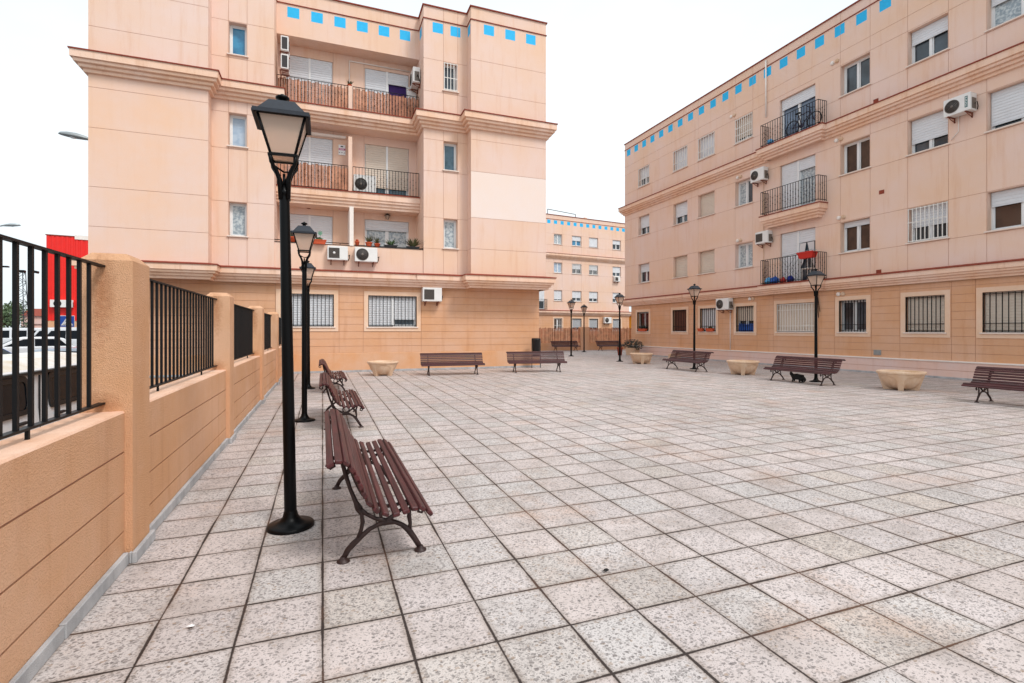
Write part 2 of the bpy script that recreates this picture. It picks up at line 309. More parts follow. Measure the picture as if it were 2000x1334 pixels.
# ------------------------------------------------------------- wall with holes, grooves, painted areas
def wall(mb,o,u,L,z0,z1,holes=(),hg=(),vg=(),paint=(),mi=0,gmi=None,gw=.012,gd=.010,s0=0):
    """o=(x,y) start, u=(ux,uy) dir; outward = (uy,-ux). holes: (s0,s1,z0,z1,depth)"""
    nx,ny=u[1],-u[0]
    S={s0,L};Z={z0,z1}
    hg=[z for z in hg if z0+.03<z<z1-.03]; vg=[s for s in vg if s0+.03<s<L-.03]
    for h in holes: S|={h[0],h[1]};Z|={h[2],h[3]}
    for p in paint: S|={max(s0,p[0]),min(L,p[1])};Z|={max(z0,p[2]),min(z1,p[3])}
    for z in hg: Z|={z-gw/2,z+gw/2}
    for s in vg: S|={s-gw/2,s+gw/2}
    S=sorted(x for x in S if s0-1e-9<=x<=L+1e-9);Z=sorted(x for x in Z if z0-1e-9<=x<=z1+1e-9)
    def dep(s,z):
        for h in holes:
            if h[0]<s<h[1] and h[2]<z<h[3]: return (h[4],None)
        for g in hg:
            if abs(z-g)<gw/2: return (gd,gmi if gmi is not None else mi)
        for g in vg:
            if abs(s-g)<gw/2: return (gd,gmi if gmi is not None else mi)
        for p in paint:
            if p[0]<s<p[1] and p[2]<z<p[3]: return (0,p[4])
        return (0,mi)
    ns,nz=len(S)-1,len(Z)-1
    D=[[dep((S[i]+S[i+1])/2,(Z[j]+Z[j+1])/2) for j in range(nz)] for i in range(ns)]
    def P(s,z,d): return (o[0]+u[0]*s-nx*d,o[1]+u[1]*s-ny*d,z)
    for j in range(nz):
        i=0
        while i<ns:
            d,m=D[i][j]; k=i
            while k+1<ns and D[k+1][j]==(d,m): k+=1
            if m is not None: mb.quad(P(S[i],Z[j],d),P(S[k+1],Z[j],d),P(S[k+1],Z[j+1],d),P(S[i],Z[j+1],d),m)
            i=k+1
    for i in range(ns):
        for j in range(nz):
            d=D[i][j][0]
            if i+1<ns and abs(D[i+1][j][0]-d)>1e-6:
                e=D[i+1][j][0]; q=(P(S[i+1],Z[j],d),P(S[i+1],Z[j],e),P(S[i+1],Z[j+1],e),P(S[i+1],Z[j+1],d)); mb.quad(*q,mi)
            if j+1<nz and abs(D[i][j+1][0]-d)>1e-6:
                e=D[i][j+1][0]; q=(P(S[i],Z[j+1],d),P(S[i],Z[j+1],e),P(S[i+1],Z[j+1],e),P(S[i+1],Z[j+1],d)); mb.quad(*q,mi)
def sweep(mb,path,prof,closed_ends=True):
    """path: plan points walking with the outside on the right; prof: (out,z,matindex)"""
    n=len(path); P=[Vector((p[0],p[1])) for p in path]
    nor=[]
    for i in range(n-1):
        d=(P[i+1]-P[i]).normalized(); nor.append(Vector((d.y,-d.x)))
    mit=[]
    for i in range(n):
        if i==0: m=nor[0]
        elif i==n-1: m=nor[-1]
        else:
            a,b=nor[i-1],nor[i]; m=(a+b); m=m/ max(.2,m.dot(a))
        mit.append(m)
    for j in range(len(prof)-1):
        for i in range(n-1):
            a=P[i]+mit[i]*prof[j][0]; b=P[i+1]+mit[i+1]*prof[j][0]; c=P[i+1]+mit[i+1]*prof[j+1][0]; d=P[i]+mit[i]*prof[j+1][0]
            mb.quad((a.x,a.y,prof[j][1]),(b.x,b.y,prof[j][1]),(c.x,c.y,prof[j+1][1]),(d.x,d.y,prof[j+1][1]),prof[j][2])
    if closed_ends:
        for i in (0,n-1):
            vs=[(P[i].x+mit[i].x*p[0],P[i].y+mit[i].y*p[0],p[1]) for p in prof]
            mb.add(vs,(tuple(range(len(vs))),),0)
def corn(z0,z1,D,m=0,t=1):
    h=z1-z0
    return [(0,z0,m),(D*.26,z0,m),(D*.28,z0+h*.04,m),(D*.28,z0+h*.15,m),(D*.26,z0+h*.18,m),(D*.52,z0+h*.19,m),(D*.55,z0+h*.23,m),(D*.55,z0+h*.33,m),(D*.52,z0+h*.37,m),(D*.80,z0+h*.38,m),(D*.83,z0+h*.42,m),(D*.83,z0+h*.52,m),(D*.80,z0+h*.55,m),(D,z0+h*.56,m),(D,z1-.035,t),(D+.03,z1-.035,t),(D+.03,z1,t),(0,z1+.06,t)]
# ------------------------------------------------------------- windows (faces local -y)
def shutter_mesh(s0,s1,z0,z1,y,pitch=.085):
    mb=MB(); n=max(1,int((z1-z0)/pitch)); p=(z1-z0)/n
    for k in range(n):
        a=z0+k*p; mb.quad((s0,y,a),(s1,y,a),(s1,y-.012,a+p*.35),(s0,y-.012,a+p*.35)); mb.quad((s0,y-.012,a+p*.35),(s1,y-.012,a+p*.35),(s1,y-.008,a+p*.9),(s0,y-.008,a+p*.9)); mb.quad((s0,y-.008,a+p*.9),(s1,y-.008,a+p*.9),(s1,y,a+p),(s0,y,a+p))
    mb.box(s0,s1,y-.02,y+.01,z0-.03,z0)
    return mb
def grille_mesh(s0,s1,z0,z1,y,n,hs,r=.009):
    mb=MB()
    for k in range(n+1):
        s=s0+(s1-s0)*k/n; mb.box(s-r,s+r,y-r,y+r,z0,z1)
    for h in hs:
        z=z0+(z1-z0)*h; mb.box(s0-.02,s1+.02,y-r*.8-.003,y+r*.8+.003,z-r,z+r)
    return mb
def window(rt,s0,s1,z0,z1,y,d=.22,panes=2,shut=(0,),sm='shut',glass='glass',gr=None,sill=True,surround=False,name='window',extra=None):
    """y = wall face; d = reveal depth; shut = fraction closed per leaf"""
    yy=y+d; fw=.05
    f=MB()
    f.box(s0,s0+fw,yy-.06,yy,z0,z1); f.box(s1-fw,s1,yy-.06,yy,z0,z1)
    f.box(s0+fw,s1-fw,yy-.06,yy,z1-fw,z1); f.box(s0+fw,s1-fw,yy-.06,yy,z0,z0+fw)
    ed=[s0+fw+(s1-s0-2*fw)*k/panes for k in range(panes+1)]
    for k in range(1,panes): f.box(ed[k]-.035,ed[k]+.035,yy-.075,yy-.002,z0+fw,z1-fw)
    for k in range(panes):
        a=ed[k]+(.035 if k else 0); b=ed[k+1]-(.035 if k<panes-1 else 0); w=.035
        f.box(a,a+w,yy-.045,yy-.004,z0+fw,z1-fw); f.box(b-w,b,yy-.045,yy-.004,z0+fw,z1-fw); f.box(a+w,b-w,yy-.045,yy-.004,z0+fw,z0+fw+w); f.box(a+w,b-w,yy-.045,yy-.004,z1-fw-w,z1-fw)
    wo=f.build(name,'white',rt)
    gs=glass if isinstance(glass,(list,tuple)) else [glass]*panes
    for k in range(panes):
        p=MB(); p.box(ed[k]+.01,ed[k+1]-.01,yy-.02,yy-.008,z0+fw-.01,z1-fw+.01); p.build('pane',gs[k],wo)
    sh=shut if len(shut)==panes else [shut[0]]*panes
    if any(sh):
        if len(set(sh))==1:
            h=(z1-z0-.06)*sh[0]; shutter_mesh(s0+.03,s1-.03,z1-.03-h,z1-.01,yy-.09).build('shutter',sm,wo)
            if panes>1:
                if sh[0]>.55 and (z1-z0)>1.6: g=MB(); g.box(ed[1]-.04,ed[1]+.04,yy-.125,yy-.11,z1-.03-h,z1-.01); g.build('shutter_guide','white',wo)
        else:
            for k in range(panes):
                if sh[k]: h=(z1-z0-.06)*sh[k]; shutter_mesh(ed[k]+(.03 if k else -.02),ed[k+1]-(.03 if k<panes-1 else -.02),z1-.03-h,z1-.01,yy-.09).build('shutter',sm,wo)
            g=MB(); g.box(ed[1]-.04,ed[1]+.04,yy-.125,yy-.08,z0+.05,z1-.01); g.build('shutter_guide','white',wo)
    if sill:
        g=MB(); g.bbox(s0-.06,s1+.06,y-.06,yy-.065,z0-.045,z0,.006); g.build('sill','sill',wo)
    if gr:
        kind,n,hs,yo=gr; grille_mesh(s0+.02,s1-.02,z0+.02,z1-.02,y+yo,n,hs,.011 if kind=='wgrille' else .010).build('security_bars',kind,wo)
    if surround:
        g=MB(); w=.15; t=.022
        g.box(s0-w,s0,y-t,y+.03,z0-.17,z1+w); g.box(s1,s1+w,y-t,y+.03,z0-.17,z1+w); g.box(s0,s1,y-t,y+.03,z1,z1+w); g.box(s0,s1,y-t,y+.03,z0-.17,z0-.046)
        g.build('window_surround','trim',wo)
    return wo
def railing(rt,path,z0,z1,pitch=.125,name='railing',par=None):
    mb=MB()
    for (a,b) in zip(path[:-1],path[1:]):
        a=Vector(a);b=Vector(b); L=(b-a).length; n=max(1,round(L/pitch)); u=(b-a)/L
        for k in range(n+1):
            p=a+u*(L*k/n); r=.008; mb.box(p.x-r,p.x+r,p.y-r,p.y+r,z0,z1)
            if 0<k<n:
                h=z1-z0
                for q in ((.38,.62) if k%2 else (.30,.5,.70)):
                    z=z0+h*q; mb.box(p.x-.015,p.x+.015,p.y-.015,p.y+.015,z-.015,z+.015)
        for z in (z1,z0+.05):
            mb.tube([(a.x,a.y,z),(b.x,b.y,z)],.013,6)
    return mb.build(name,'iron',par or rt)
# ------------------------------------------------------------- BUILDING A (left block)
A=root('apartment_building',(0,19.6,0),0,'peach apartment block left of the plaza, with recessed balconies and a repainted pale wall patch','building','peach apartment blocks round the plaza')
XL,XR=-6.67,8.57; m1,m2=-3.49,-1.58; m3,m4=3.65,5.39
yO,yM,yB,yW=-.7,-.15,.8,1.5
HG=[12.07,10.82,8.96,7.73,5.93,4.72]
ZT=14.12; ZC=3.25
w=MB()   # material slots: 0 peach 1 groove 2 rosy 3 patch 4 cyan
wm=['peach','peachgap','rosy','patch','cyan','cornice']
sqz=(13.13,13.52)
# outer left
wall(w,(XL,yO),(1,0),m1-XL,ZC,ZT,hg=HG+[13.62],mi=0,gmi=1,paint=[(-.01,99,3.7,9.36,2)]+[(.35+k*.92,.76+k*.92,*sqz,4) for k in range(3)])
wall(w,(m1,yO),(0,1),yM-yO,ZC,ZT,hg=HG,gmi=1)
def small(rt,xc,w_,zs,y,gl,grille_top=False): pass
def holes_mid(x0,xc0,xc1): return [(xc0-x0,xc1-x0,a,b,.27) for a,b in ((10.95,12.05),(7.83,8.95),(4.77,5.92))]
wl0,wl1=-2.98,-2.44; wr0,wr1=4.44,4.99
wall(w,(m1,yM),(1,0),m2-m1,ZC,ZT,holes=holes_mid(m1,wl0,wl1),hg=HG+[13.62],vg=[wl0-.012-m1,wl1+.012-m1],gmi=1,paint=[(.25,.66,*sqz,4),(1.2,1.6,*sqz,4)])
wall(w,(m2,yM),(0,1),yW-yM,3.7,ZT,gmi=1,hg=HG[:3])
# bay top beam and soffit
wall(w,(m2,yB),(1,0),m3-m2,12.46,ZT,hg=[13.62],gmi=1,paint=[(.36+k*.82,.36+k*.82+.41,*sqz,4) for k in range(6)])
w.quad((m2,yB,12.46),(m3,yB,12.46),(m3,yW,12.46),(m2,yW,12.46),0)
# bay back wall with door holes
dz=[(9.9,12.1),(6.85,9.05),(3.85,6.02)]
dl=(-1.31,.37); dr=(1.59,3.34)
wall(w,(m2,yW),(1,0),m3-m2,3.7,12.46,holes=[(a-m2,b-m2,z0,z1,.12) for a,b in (dl,dr) for z0,z1 in dz],vg=[.39-m2,1.56-m2],gmi=1)
wall(w,(m3,yW),(0,-1),yW-yM,3.7,ZT,gmi=1,hg=HG,paint=[(.85,1.25,*sqz,4)])
# floor slabs in bay
for zf,zb in ((9.9,9.36),(6.83,6.27)):
    w.box(m2+.002,m3-.002,yB+.003,yW-.002,zb,zf)
w.box(m2,m3,yM+.16,yW-.002,3.3,3.85)
# first floor solid parapet
w.box(m2,m3,yM+.05,yM+.17,3.69,4.66)
# mid right, outer right
wall(w,(m3,yM),(1,0),m4-m3,ZC,ZT,holes=holes_mid(m3,wr0,wr1),hg=HG+[13.62],vg=[wr0-.012-m3,wr1+.012-m3],gmi=1,paint=[(.35,.76,*sqz,4),(1.06,1.46,*sqz,4)])
wall(w,(m4,yM),(0,-1),yM-yO,ZC,ZT,hg=HG,gmi=1,paint=[(.1,.42,*sqz,4)])
wall(w,(m4,yO),(1,0),XR-m4,ZC,ZT,hg=HG+[13.62],gmi=1,paint=[(-.01,99,5.93,7.73,3)]+[(.52+k*.89,.94+k*.89,*sqz,4) for k in range(3)])
# sides/back
DB=11
wall(w,(XR,yO),(0,1),DB-yO,ZC,ZT,hg=HG,gmi=1); wall(w,(XL,DB),(0,-1),DB-yO,ZC,ZT,hg=HG,gmi=1); wall(w,(XR,DB),(-1,0),XR-XL,-1,ZT)
# soffits of overhang and roof deck
w.quad((XL,yO,ZC),(m1,yO,ZC),(m1,0,ZC),(XL,0,ZC)); w.quad((m1,yM,ZC),(m4,yM,ZC),(m4,.02,ZC),(m1,.02,ZC)); w.quad((m4,yO,ZC),(XR,yO,ZC),(XR,0,ZC),(m4,0,ZC))
w.quad((XL+.2,yB+.25,13.5),(XR-.2,yB+.25,13.5),(XR-.2,DB,13.5),(XL+.2,DB,13.5))
w.build('wall',wm,A)
# ground floor
g=MB()
GH=[.69+.27*k for k in range(1,10)]
gw=[(-1.39,.39),(1.60,3.41)]
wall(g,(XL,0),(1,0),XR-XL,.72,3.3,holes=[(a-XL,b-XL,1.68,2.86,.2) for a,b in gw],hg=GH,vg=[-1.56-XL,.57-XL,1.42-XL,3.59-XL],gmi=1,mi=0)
g.quad((XL,-.02,-.9),(XR+.02,-.02,-.9),(XR+.02,-.02,.70),(XL,-.02,.70),2); g.quad((XL,-.02,.70),(XR+.02,-.02,.70),(XR+.02,.02,.725),(XL,.02,.725),2)
wall(g,(XR,0),(0,1),DB,-.9,3.3,hg=GH,gmi=1); wall(g,(XL,DB),(0,-1),DB,-.9,3.3,hg=GH,gmi=1)
g.build('ground_floor_wall',['orange','peachgap','orangelow'],A)
kb=MB()
for k in range(28):
    a=XL+k*.55; kb.bbox(a+.004,min(a+.546,XR+.03),-.045,-.022,0,.075,.004)
kb.build('skirting','concrete',A)
# cornices
path=[(XL,DB),(XL,yO),(m1,yO),(m1,yM),(m2,yM),(m2,yB),(m3,yB),(m3,yM),(m4,yM),(m4,yO),(XR,yO),(XR,DB)]
c=MB(); sweep(c,path,corn(9.36,9.93,.34)); c.build('cornice',['cornice','tile'],A)
c=MB(); sweep(c,path[:4]+[(m2,yM),(m2,yM+.05),(m3,yM+.05),(m3,yM)]+path[8:],corn(3.20,3.69,.30)); c.build('cornice',['cornice','tile'],A)
c=MB(); sweep(c,[(m2+.003,yB),(m3-.003,yB)],corn(6.27,6.85,.22)); c.build('balcony_edge',['cornice','tile'],A)
c=MB(); sweep(c,path,[(0,13.60,0),(.03,13.60,0),(.03,13.63,0),(0,13.64,0)]); sweep(c,path,[(0,14.10,0),(.05,14.10,0),(.05,14.14,0),(-.25,14.16,0),(-.25,13.5,0)]); c.build('roof_coping','tile',A)
# parapet rails, divider
pt=MB(); pt.box(.93,1.07,yB-.02,yW-.002,9.93,10.95); pt.build('balcony_divider','peach',A)
pt=MB(); pt.box(.93,1.07,yB-.01,yW-.002,6.85,9.0); pt.build('balcony_divider','peach',A)
pt=MB(); pt.box(.93,1.07,yM+.02,yW-.002,4.66,6.10); pt.build('balcony_divider','ledge',A)
for zf in (9.95,6.87):
    for a,b,mt in ((m2+.02,.91,'reed'),(1.09,m3-.02,'reed')):
        ro=railing(A,[(a,yB-.03),(b,yB-.03)],zf,zf+.98,.115,'balcony_railing')
        if zf<7 and a>1: continue
        rm=MB(); x=a+.02
        while x<b-.03:
            ww=random.uniform(.045,.085); rm.box(x,x+ww*.8,yB+.01,yB+.022+random.uniform(0,.012),zf+random.uniform(0,.03),zf+.9+random.uniform(-.03,.06)); x+=ww
        rm.build('reed_screen','reed2' if zf<7 else 'reed2',ro)
r1=MB(); r1.tube([(m2,yM+.08,4.74),(.9,yM+.08,4.74)],.015,6); r1.tube([(1.1,yM+.08,4.70),(m3,yM+.08,4.70)],.015,6)
for x in (-.9,0,.6,1.6,2.4,3.2): r1.tube([(x,yM+.08,4.64),(x,yM+.08,4.73)],.01,5)
r1.box(m2,m3,yM+.03,yM+.19,4.655,4.672); r1.build('parapet_rail','iron',A)
pp=MB(); pp.tube([(1.0,yW-.03,10.9),(1.0,yW-.03,12.25),(3.4,yW-.03,12.25)],.03,8); pp.build('drain_pipe','ledge',A)
aw=MB(); aw.bbox(-1.45,.86,yW-.16,yW-.004,9.10,9.20,.01); aw.build('awning_case','ledge',A)
# windows
window(A,wl0,wl1,10.95,12.05,yM,.27,1,glass='glassb'); window(A,wl0,wl1,7.83,8.95,yM,.27,1,glass='glassc'); window(A,wl0,wl1,4.77,5.92,yM,.27,1,glass='lace')
window(A,wr0,wr1,10.95,12.05,yM,.27,1,glass='glass',gr=('wgrille',4,(.02,.45,.98),-.015)); window(A,wr0,wr1,7.83,8.95,yM,.27,1,glass='slate'); window(A,wr0,wr1,4.77,5.92,yM,.27,1,glass='lace')
D=dict(sill=False,name='balcony_door')
window(A,*dl,9.9,12.1,yW,.12,2,(.97,),**D); o=window(A,*dr,9.9,12.1,yW,.12,2,(.97,.2),glass=['glass','purple'],**D)
window(A,*dl,6.85,9.05,yW,.12,2,(.97,),**D); window(A,*dr,6.85,9.05,yW,.12,2,(.78,),'shutb','slate',**D)
window(A,*dl,3.85,6.02,yW,.12,2,(.28,.97),**D); window(A,*dr,3.85,6.02,yW,.12,2,(.17,),glass='lace',**D)
window(A,*gw[0],1.68,2.86,0,.2,2,(.97,),gr=('iron',13,(.03,.97),.03),surround=True)
window(A,*gw[1],1.68,2.86,0,.2,2,(.97,.75),gr=('iron',13,(.03,.97),.03),surround=True)
# ------------------------------------------------------------- BUILDING B (right block)
B=root('apartment_building',(18.8,28.65,0),-pi/2,'long peach apartment block on the right side of the plaza, with three black iron balconies','building','peach apartment blocks round the plaza')
yU=-.05; xe=34
cols=[(1.47,2.61),(4.87,6.06),(6.92,8.11),(9.50,10.55),(14.82,15.93),(17.22,18.40),(19.42,20.95),(22.6,23.8),(26.0,27.2),(29.6,30.8)]
door=(12.04,13.75)
fl=[(10.57,11.74),(7.53,8.71),(4.53,5.70)]
dzB=[(9.66,11.6),(6.62,8.74),(3.55,5.76)]
w=MB()
hs=[(a,b,z0,z1,.26) for a,b in cols for z0,z1 in fl]+[(door[0],door[1],z0,z1,.2) for z0,z1 in dzB]
HB=[12.3,11.76+.02,10.5,8.73,7.47,5.72,4.47]
sqs=[28.65-(28.27-.847*k) for k in range(32)]
wall(w,(0,yU),(1,0),xe,3.3,13.85,holes=hs,hg=HB,vg=[a-.012 for a,b in cols[2:]]+[b+.012 for a,b in cols[3:]],gmi=1,paint=[(s-.2,s+.2,12.97,13.37,2) for s in sqs],s0=-.07)
wall(w,(-.07,12),(0,-1),12-yU,3.3,13.85,hg=HB,gmi=1); wall(w,(xe,yU),(0,1),12-yU,-1,13.85); wall(w,(xe,12),(-1,0),xe+.07,-1,13.85)
w.quad((-.07,yU,3.3),(.6,yU,3.3),(.6,12,3.3),(-.07,12,3.3))
w.quad((0.1,yU+.2,13.3),(xe-.2,yU+.2,13.3),(xe-.2,12,13.3),(.1,12,13.3))
w.build('wall',['peach','peachgap','cyan'],B)
gB=[(1.27,2.50),(4.76,5.94),(7.0,8.17),(9.5,10.58),(11.85,13.68),(14.72,15.78),(17.11,18.29),(19.28,20.8),(22.6,23.8),(26.0,27.2),(29.6,30.8)]
g=MB()
vgs=[]
for a,b in gB: vgs+=[a-.18,b+.18]
wall(g,(.6,0),(1,0),xe-.61,.56,3.35,holes=[(a-.6,b-.6,1.48,2.70,.2) for a,b in gB],hg=[.56+.265*k for k in range(1,11)],vg=[v-.6 for v in vgs],gmi=1)
wall(g,(.6,12),(0,-1),12,-.9,3.35,hg=[.56+.265*k for k in range(1,11)],gmi=1)
g.build('ground_floor_wall',['orange','peachgap'],B)
g=MB(); wall(g,(.45,-.08),(1,0),xe-.45,-.1,.53,hg=[.27],gmi=1); g.quad((.45,.3,-.1),(.45,-.08,-.1),(.45,-.08,.53),(.45,.3,.53)); g.build('plinth',['pink','peachgap'],B)
g=MB(); g.bbox(.42,xe,-.11,.03,.53,.575,.008); g.build('plinth_ledge','ledge',B)
g=MB()
for k in range(60):
    a=.45+k*.55; g.bbox(a+.004,a+.546,-.10,-.082,0,.06,.004)
g.build('skirting','concrete',B)
bx0,bx1,yF=28.65-17.21,28.65-14.42,-.5
pth=[(-.07,12),(-.07,yU),(bx0-.05,yU),(bx0-.05,yF-.02),(bx1+.05,yF-.02),(bx1+.05,yU),(xe,yU)]
def pthb(dd): return pth
c=MB(); sweep(c,[(-.07,12),(-.07,yU),(bx0+.1,yU),(bx0+.1,yF+.25),(bx1-.1,yF+.25),(bx1-.1,yU),(xe,yU)],corn(9.12,9.66,.30)); c.build('cornice',['cornice','tile'],B)
c=MB(); sweep(c,[(-.07,12),(-.07,yU),(bx0+.1,yU),(bx0+.1,yF+.22),(bx1-.1,yF+.22),(bx1-.1,yU),(xe,yU)],corn(3.13,3.55,.26)); c.build('cornice',['cornice','tile'],B)
c=MB(); sweep(c,[(bx0+.22,yU-.001),(bx0+.22,yF+.25),(bx1-.22,yF+.25),(bx1-.22,yU-.001)],corn(6.08,6.62,.27)); c.box(bx0+.22,bx1-.22,yF+.25,yU-.002,6.1,6.66); c.build('balcony_slab',['cornice','tile'],B)
c=MB(); c.box(bx0+.1,bx1-.1,yF+.25,yU-.002,9.14,9.70); c.box(bx0+.1,bx1-.1,yF+.22,yU-.002,3.15,3.58); c.build('balcony_slab','peach',B)
c=MB(); pc=[(-.07,12),(-.07,yU),(xe,yU)]; sweep(c,pc,[(0,13.42,0),(.03,13.42,0),(.03,13.45,0),(0,13.46,0)]); sweep(c,pc,[(0,13.82,0),(.05,13.82,0),(.05,13.86,0),(-.25,13.88,0),(-.25,13.3,0)]); c.build('roof_coping','tile',B)
for zr in ((9.70,10.66),(6.68,7.68),(3.58,4.65)):
    railing(B,[(bx0,yU),(bx0,yF),(bx1,yF),(bx1,yU)],zr[0],zr[1],.125,'balcony_railing')
W=window
def row(fi,spec):
    z0,z1=fl[fi]
    for (a,b),sp in zip(cols,spec): W(B,a,b,z0,z1,yU,.26,**sp)
wg=('wgrille',6,(.02,.35,.98),-.015); 
row(0,[dict(shut=(.55,),gr=wg),dict(shut=(.97,),gr=wg),dict(shut=(.97,),gr=wg),dict(shut=(.8,),sm='shutb',gr=('wgrille',8,(.02,.3,.6,.98),-.015)),dict(),dict(shut=(.38,)),dict(shut=(.35,),glass=['lace','glass']),dict(shut=(.5,)),dict(shut=(.9,)),dict()])
row(1,[dict(shut=(.6,)),dict(shut=(.62,)),dict(shut=(.97,),sm='shutb'),dict(glass=['lace','glass']),dict(glass='glassbr'),dict(shut=(.68,)),dict(shut=(.86,)),dict(shut=(.5,)),dict(shut=(.9,)),dict()])
row(2,[dict(shut=(.4,)),dict(shut=(.97,),sm='shutb'),dict(shut=(.97,),sm='shutb'),dict(glass='lace'),dict(shut=(.14,),glass='glassbr'),dict(shut=(.55,),gr=('wgrille',9,(.02,.58,.98),-.015)),dict(shut=(.35,),glass='glassbr'),dict(shut=(.5,)),dict(shut=(.9,)),dict()])
W(B,*door,*dzB[0],yU,.2,2,(.22,),glass='glasss',**D); W(B,*door,*dzB[1],yU,.2,2,(.97,.2),glass=['glass','lace'],**D); dd=W(B,*door,*dzB[2],yU,.2,2,(.97,.22),**D,)
ig=lambda n:('iron',n,(.03,.22,.97),.03)
gs=[dict(shut=(0,),glass='glassbr',gr=ig(8)),dict(shut=(.97,),sm='wood',glass='glassbr',gr=ig(8)),dict(shut=(.97,),gr=ig(8)),dict(shut=(.55,),sm='shutb',glass='glass',gr=ig(8)),dict(shut=(.97,),sm='shutb',gr=('wgrille',14,(.02,.2,.78,.98),.03)),dict(glass='glass',gr=ig(9)),dict(shut=(.97,),sm='shutb',gr=ig(9)),dict(shut=(.97,),sm='shutb',gr=ig(10)),dict(gr=ig(9)),dict(gr=ig(9)),dict(gr=ig(9))]
for (a,b),sp in zip(gB,gs): W(B,a,b,1.48,2.70,0,.2,surround=True,**sp)
# round wall vents in pairs
for (Y,z,y) in ((14.06,12.02,yU),(13.9,8.93,yU),(13.8,5.90,yU),(18.9,5.86,yU),(18.9,8.9,yU),(13.85,2.95,0),(18.2,3.02,0),(19.3,12.0,yU)):
    for q in (-.09,.10):
        v=MB(); v.lathe([(0,.07),(.06,.07),(.075,.055),(.075,0)],14,(28.65-Y+q,y,z),rot=Matrix.Rotation(pi/2,3,'X')); v.build('wall_vent','ledge' if q<0 else 'planter',B)
for (Y,z) in ((12.5,9.85),(12.3,6.5),(12.4,3.66),(17.4,3.62)):
    v=MB(); x=28.65-Y; v.box(x-.09,x+.09,yU-.006,yU+.02,z-.07,z+.07); v.build('patch_plate','tile',B)
v=MB(); v.tube([(11.35,yU-.05,11.15),(11.35,yU-.05,13.7)],.035,8); v.build('drain_pipe','ledge',B)
v=MB(); v.tube([(9.15,-.03,2.5),(9.15,-.03,.6)],.02,8); v.build('condensate_pipe','ledge',B)
for z0,z1 in ((5.45,8.3),(3.6,5.5)):
    v=MB(); v.tube([(11.2,yU-.02,z0),(11.2,yU-.02,z1)],.012,6); v.build('condensate_pipe','planter',B)
v=MB(); v.tube([(28.65-9.95,yU-.03,8.28),(28.65-9.95,yU-.03,7.8),(28.65-10.15,yU-.03,7.6)],.015,6); v.build('condensate_pipe','ledge',B)
v=MB(); v.bbox(16.05,16.3,-.04,0.02,.66,.84,.01); v.build('meter_box','galv',B)
v=MB()
for k in range(4): v.tube([(28.65-14.9+.02*k,-.03,3.05),(28.65-14.85+.03*k,-.06,2.7),(28.65-14.8+.07*(k-1.5),-.05,2.3-.12*(k%3))],.012,6)
v.build('loose_cable','iron',B)
# ------------------------------------------------------------- BUILDING C (far block)
angC=R(7.3)
Cb=root('apartment_building',(22.8,49.75,0),angC,'distant four storey peach block between the two nearer ones, behind the reed fence','building','peach apartment blocks round the plaza')
x0,x1=-9,11.3
w=MB(); cc=[(-.9,-.4),(.77,1.83),(3.15,4.41),(5.47,6.72),(8.83,10.04)]
cw=cc[1:]
hs=[(a,b,z0,z1,.2) for a,b in cw for z0,z1 in ((10.95,12.05),(7.83,8.95),(4.77,5.92))]
wall(w,(0,0),(1,0),x1,3.25,14.12,holes=hs,hg=HG,vg=[a-.012 for a,b in cw]+[b+.012 for a,b in cw],gmi=1,paint=[(s,s+.42,*sqz,2) for s in [-.1+k*.86-8.6 for k in range(24)]],s0=x0)
wall(w,(x0,0),(1,0),x1-x0,-1,3.3,holes=[(a-x0,b-x0,1.55,2.86,.2) for a,b in cw],hg=GH,gmi=1,mi=3)
wall(w,(x1,0),(0,1),10,-1,14.12); wall(w,(x0,10),(0,-1),10,-1,14.12); w.quad((x0,0,13.6),(x1,0,13.6),(x1,10,13.6),(x0,10,13.6))
w.build('wall',['peach','peachgap','cyan','orange'],Cb)
for z0,z1 in ((9.36,9.93),(3.2,3.69)):
    c=MB(); sweep(c,[(x0,10),(x0,0),(x1,0),(x1,10)],corn(z0,z1,.32)); c.build('cornice',['cornice','tile'],Cb)
c=MB(); sweep(c,[(x0,10),(x0,0),(x1,0),(x1,10)],[(0,14.08,0),(.05,14.08,0),(.05,14.14,0),(-.2,14.15,0),(-.2,13.6,0)]); sweep(c,[(x0,0),(x1,0)],[(0,13.6,0),(.03,13.6,0),(.03,13.64,0),(0,13.65,0)]); c.build('roof_coping','tile',Cb)
S_=[[dict(glass='lace'),dict(shut=(.45,),glass='glassb'),dict(shut=(.92,)),dict(shut=(.42,))],[dict(glass='glassc'),dict(shut=(.5,),gr=('wgrille',7,(.02,.98),-.01)),dict(shut=(.5,),gr=('wgrille',7,(.02,.98),-.01)),dict(shut=(.6,))],[dict(shut=(.85,)),dict(shut=(.65,)),dict(shut=(.65,)),dict(shut=(.6,))]]
for fi,(z0,z1) in enumerate(((10.95,12.05),(7.83,8.95),(4.77,5.92))):
    for (a,b),sp in zip(cw,S_[fi]): W(Cb,a,b,z0,z1,0,.2,**sp)
for (a,b),sp in zip(cw,[dict(glass='glassbr',gr=('wgrille',3,(.02,.4,.98),.03)),dict(shut=(.75,),gr=ig(9)),dict(shut=(.75,),gr=ig(9)),dict(shut=(.8,),gr=ig(9))]): W(Cb,a,b,1.55,2.86,0,.2,surround=True,**sp)
railing(Cb,[(-1.6,-.02),(-1.6,-.6),(-.45,-.6),(-.45,-.02)],3.75,4.85,.13,'balcony_railing')
W(Cb,-1.5,-.5,3.8,6.0,-.01,.01,1,(.6,),**D)
c=MB(); c.bbox(7.0,7.55,3,3.6,13.6,14.75,.02); c.box(6.95,7.6,2.95,3.65,14.75,14.85); c.box(7.1,7.45,3.1,3.5,14.85,15.1); c.build('chimney','peach',Cb)
c=MB()
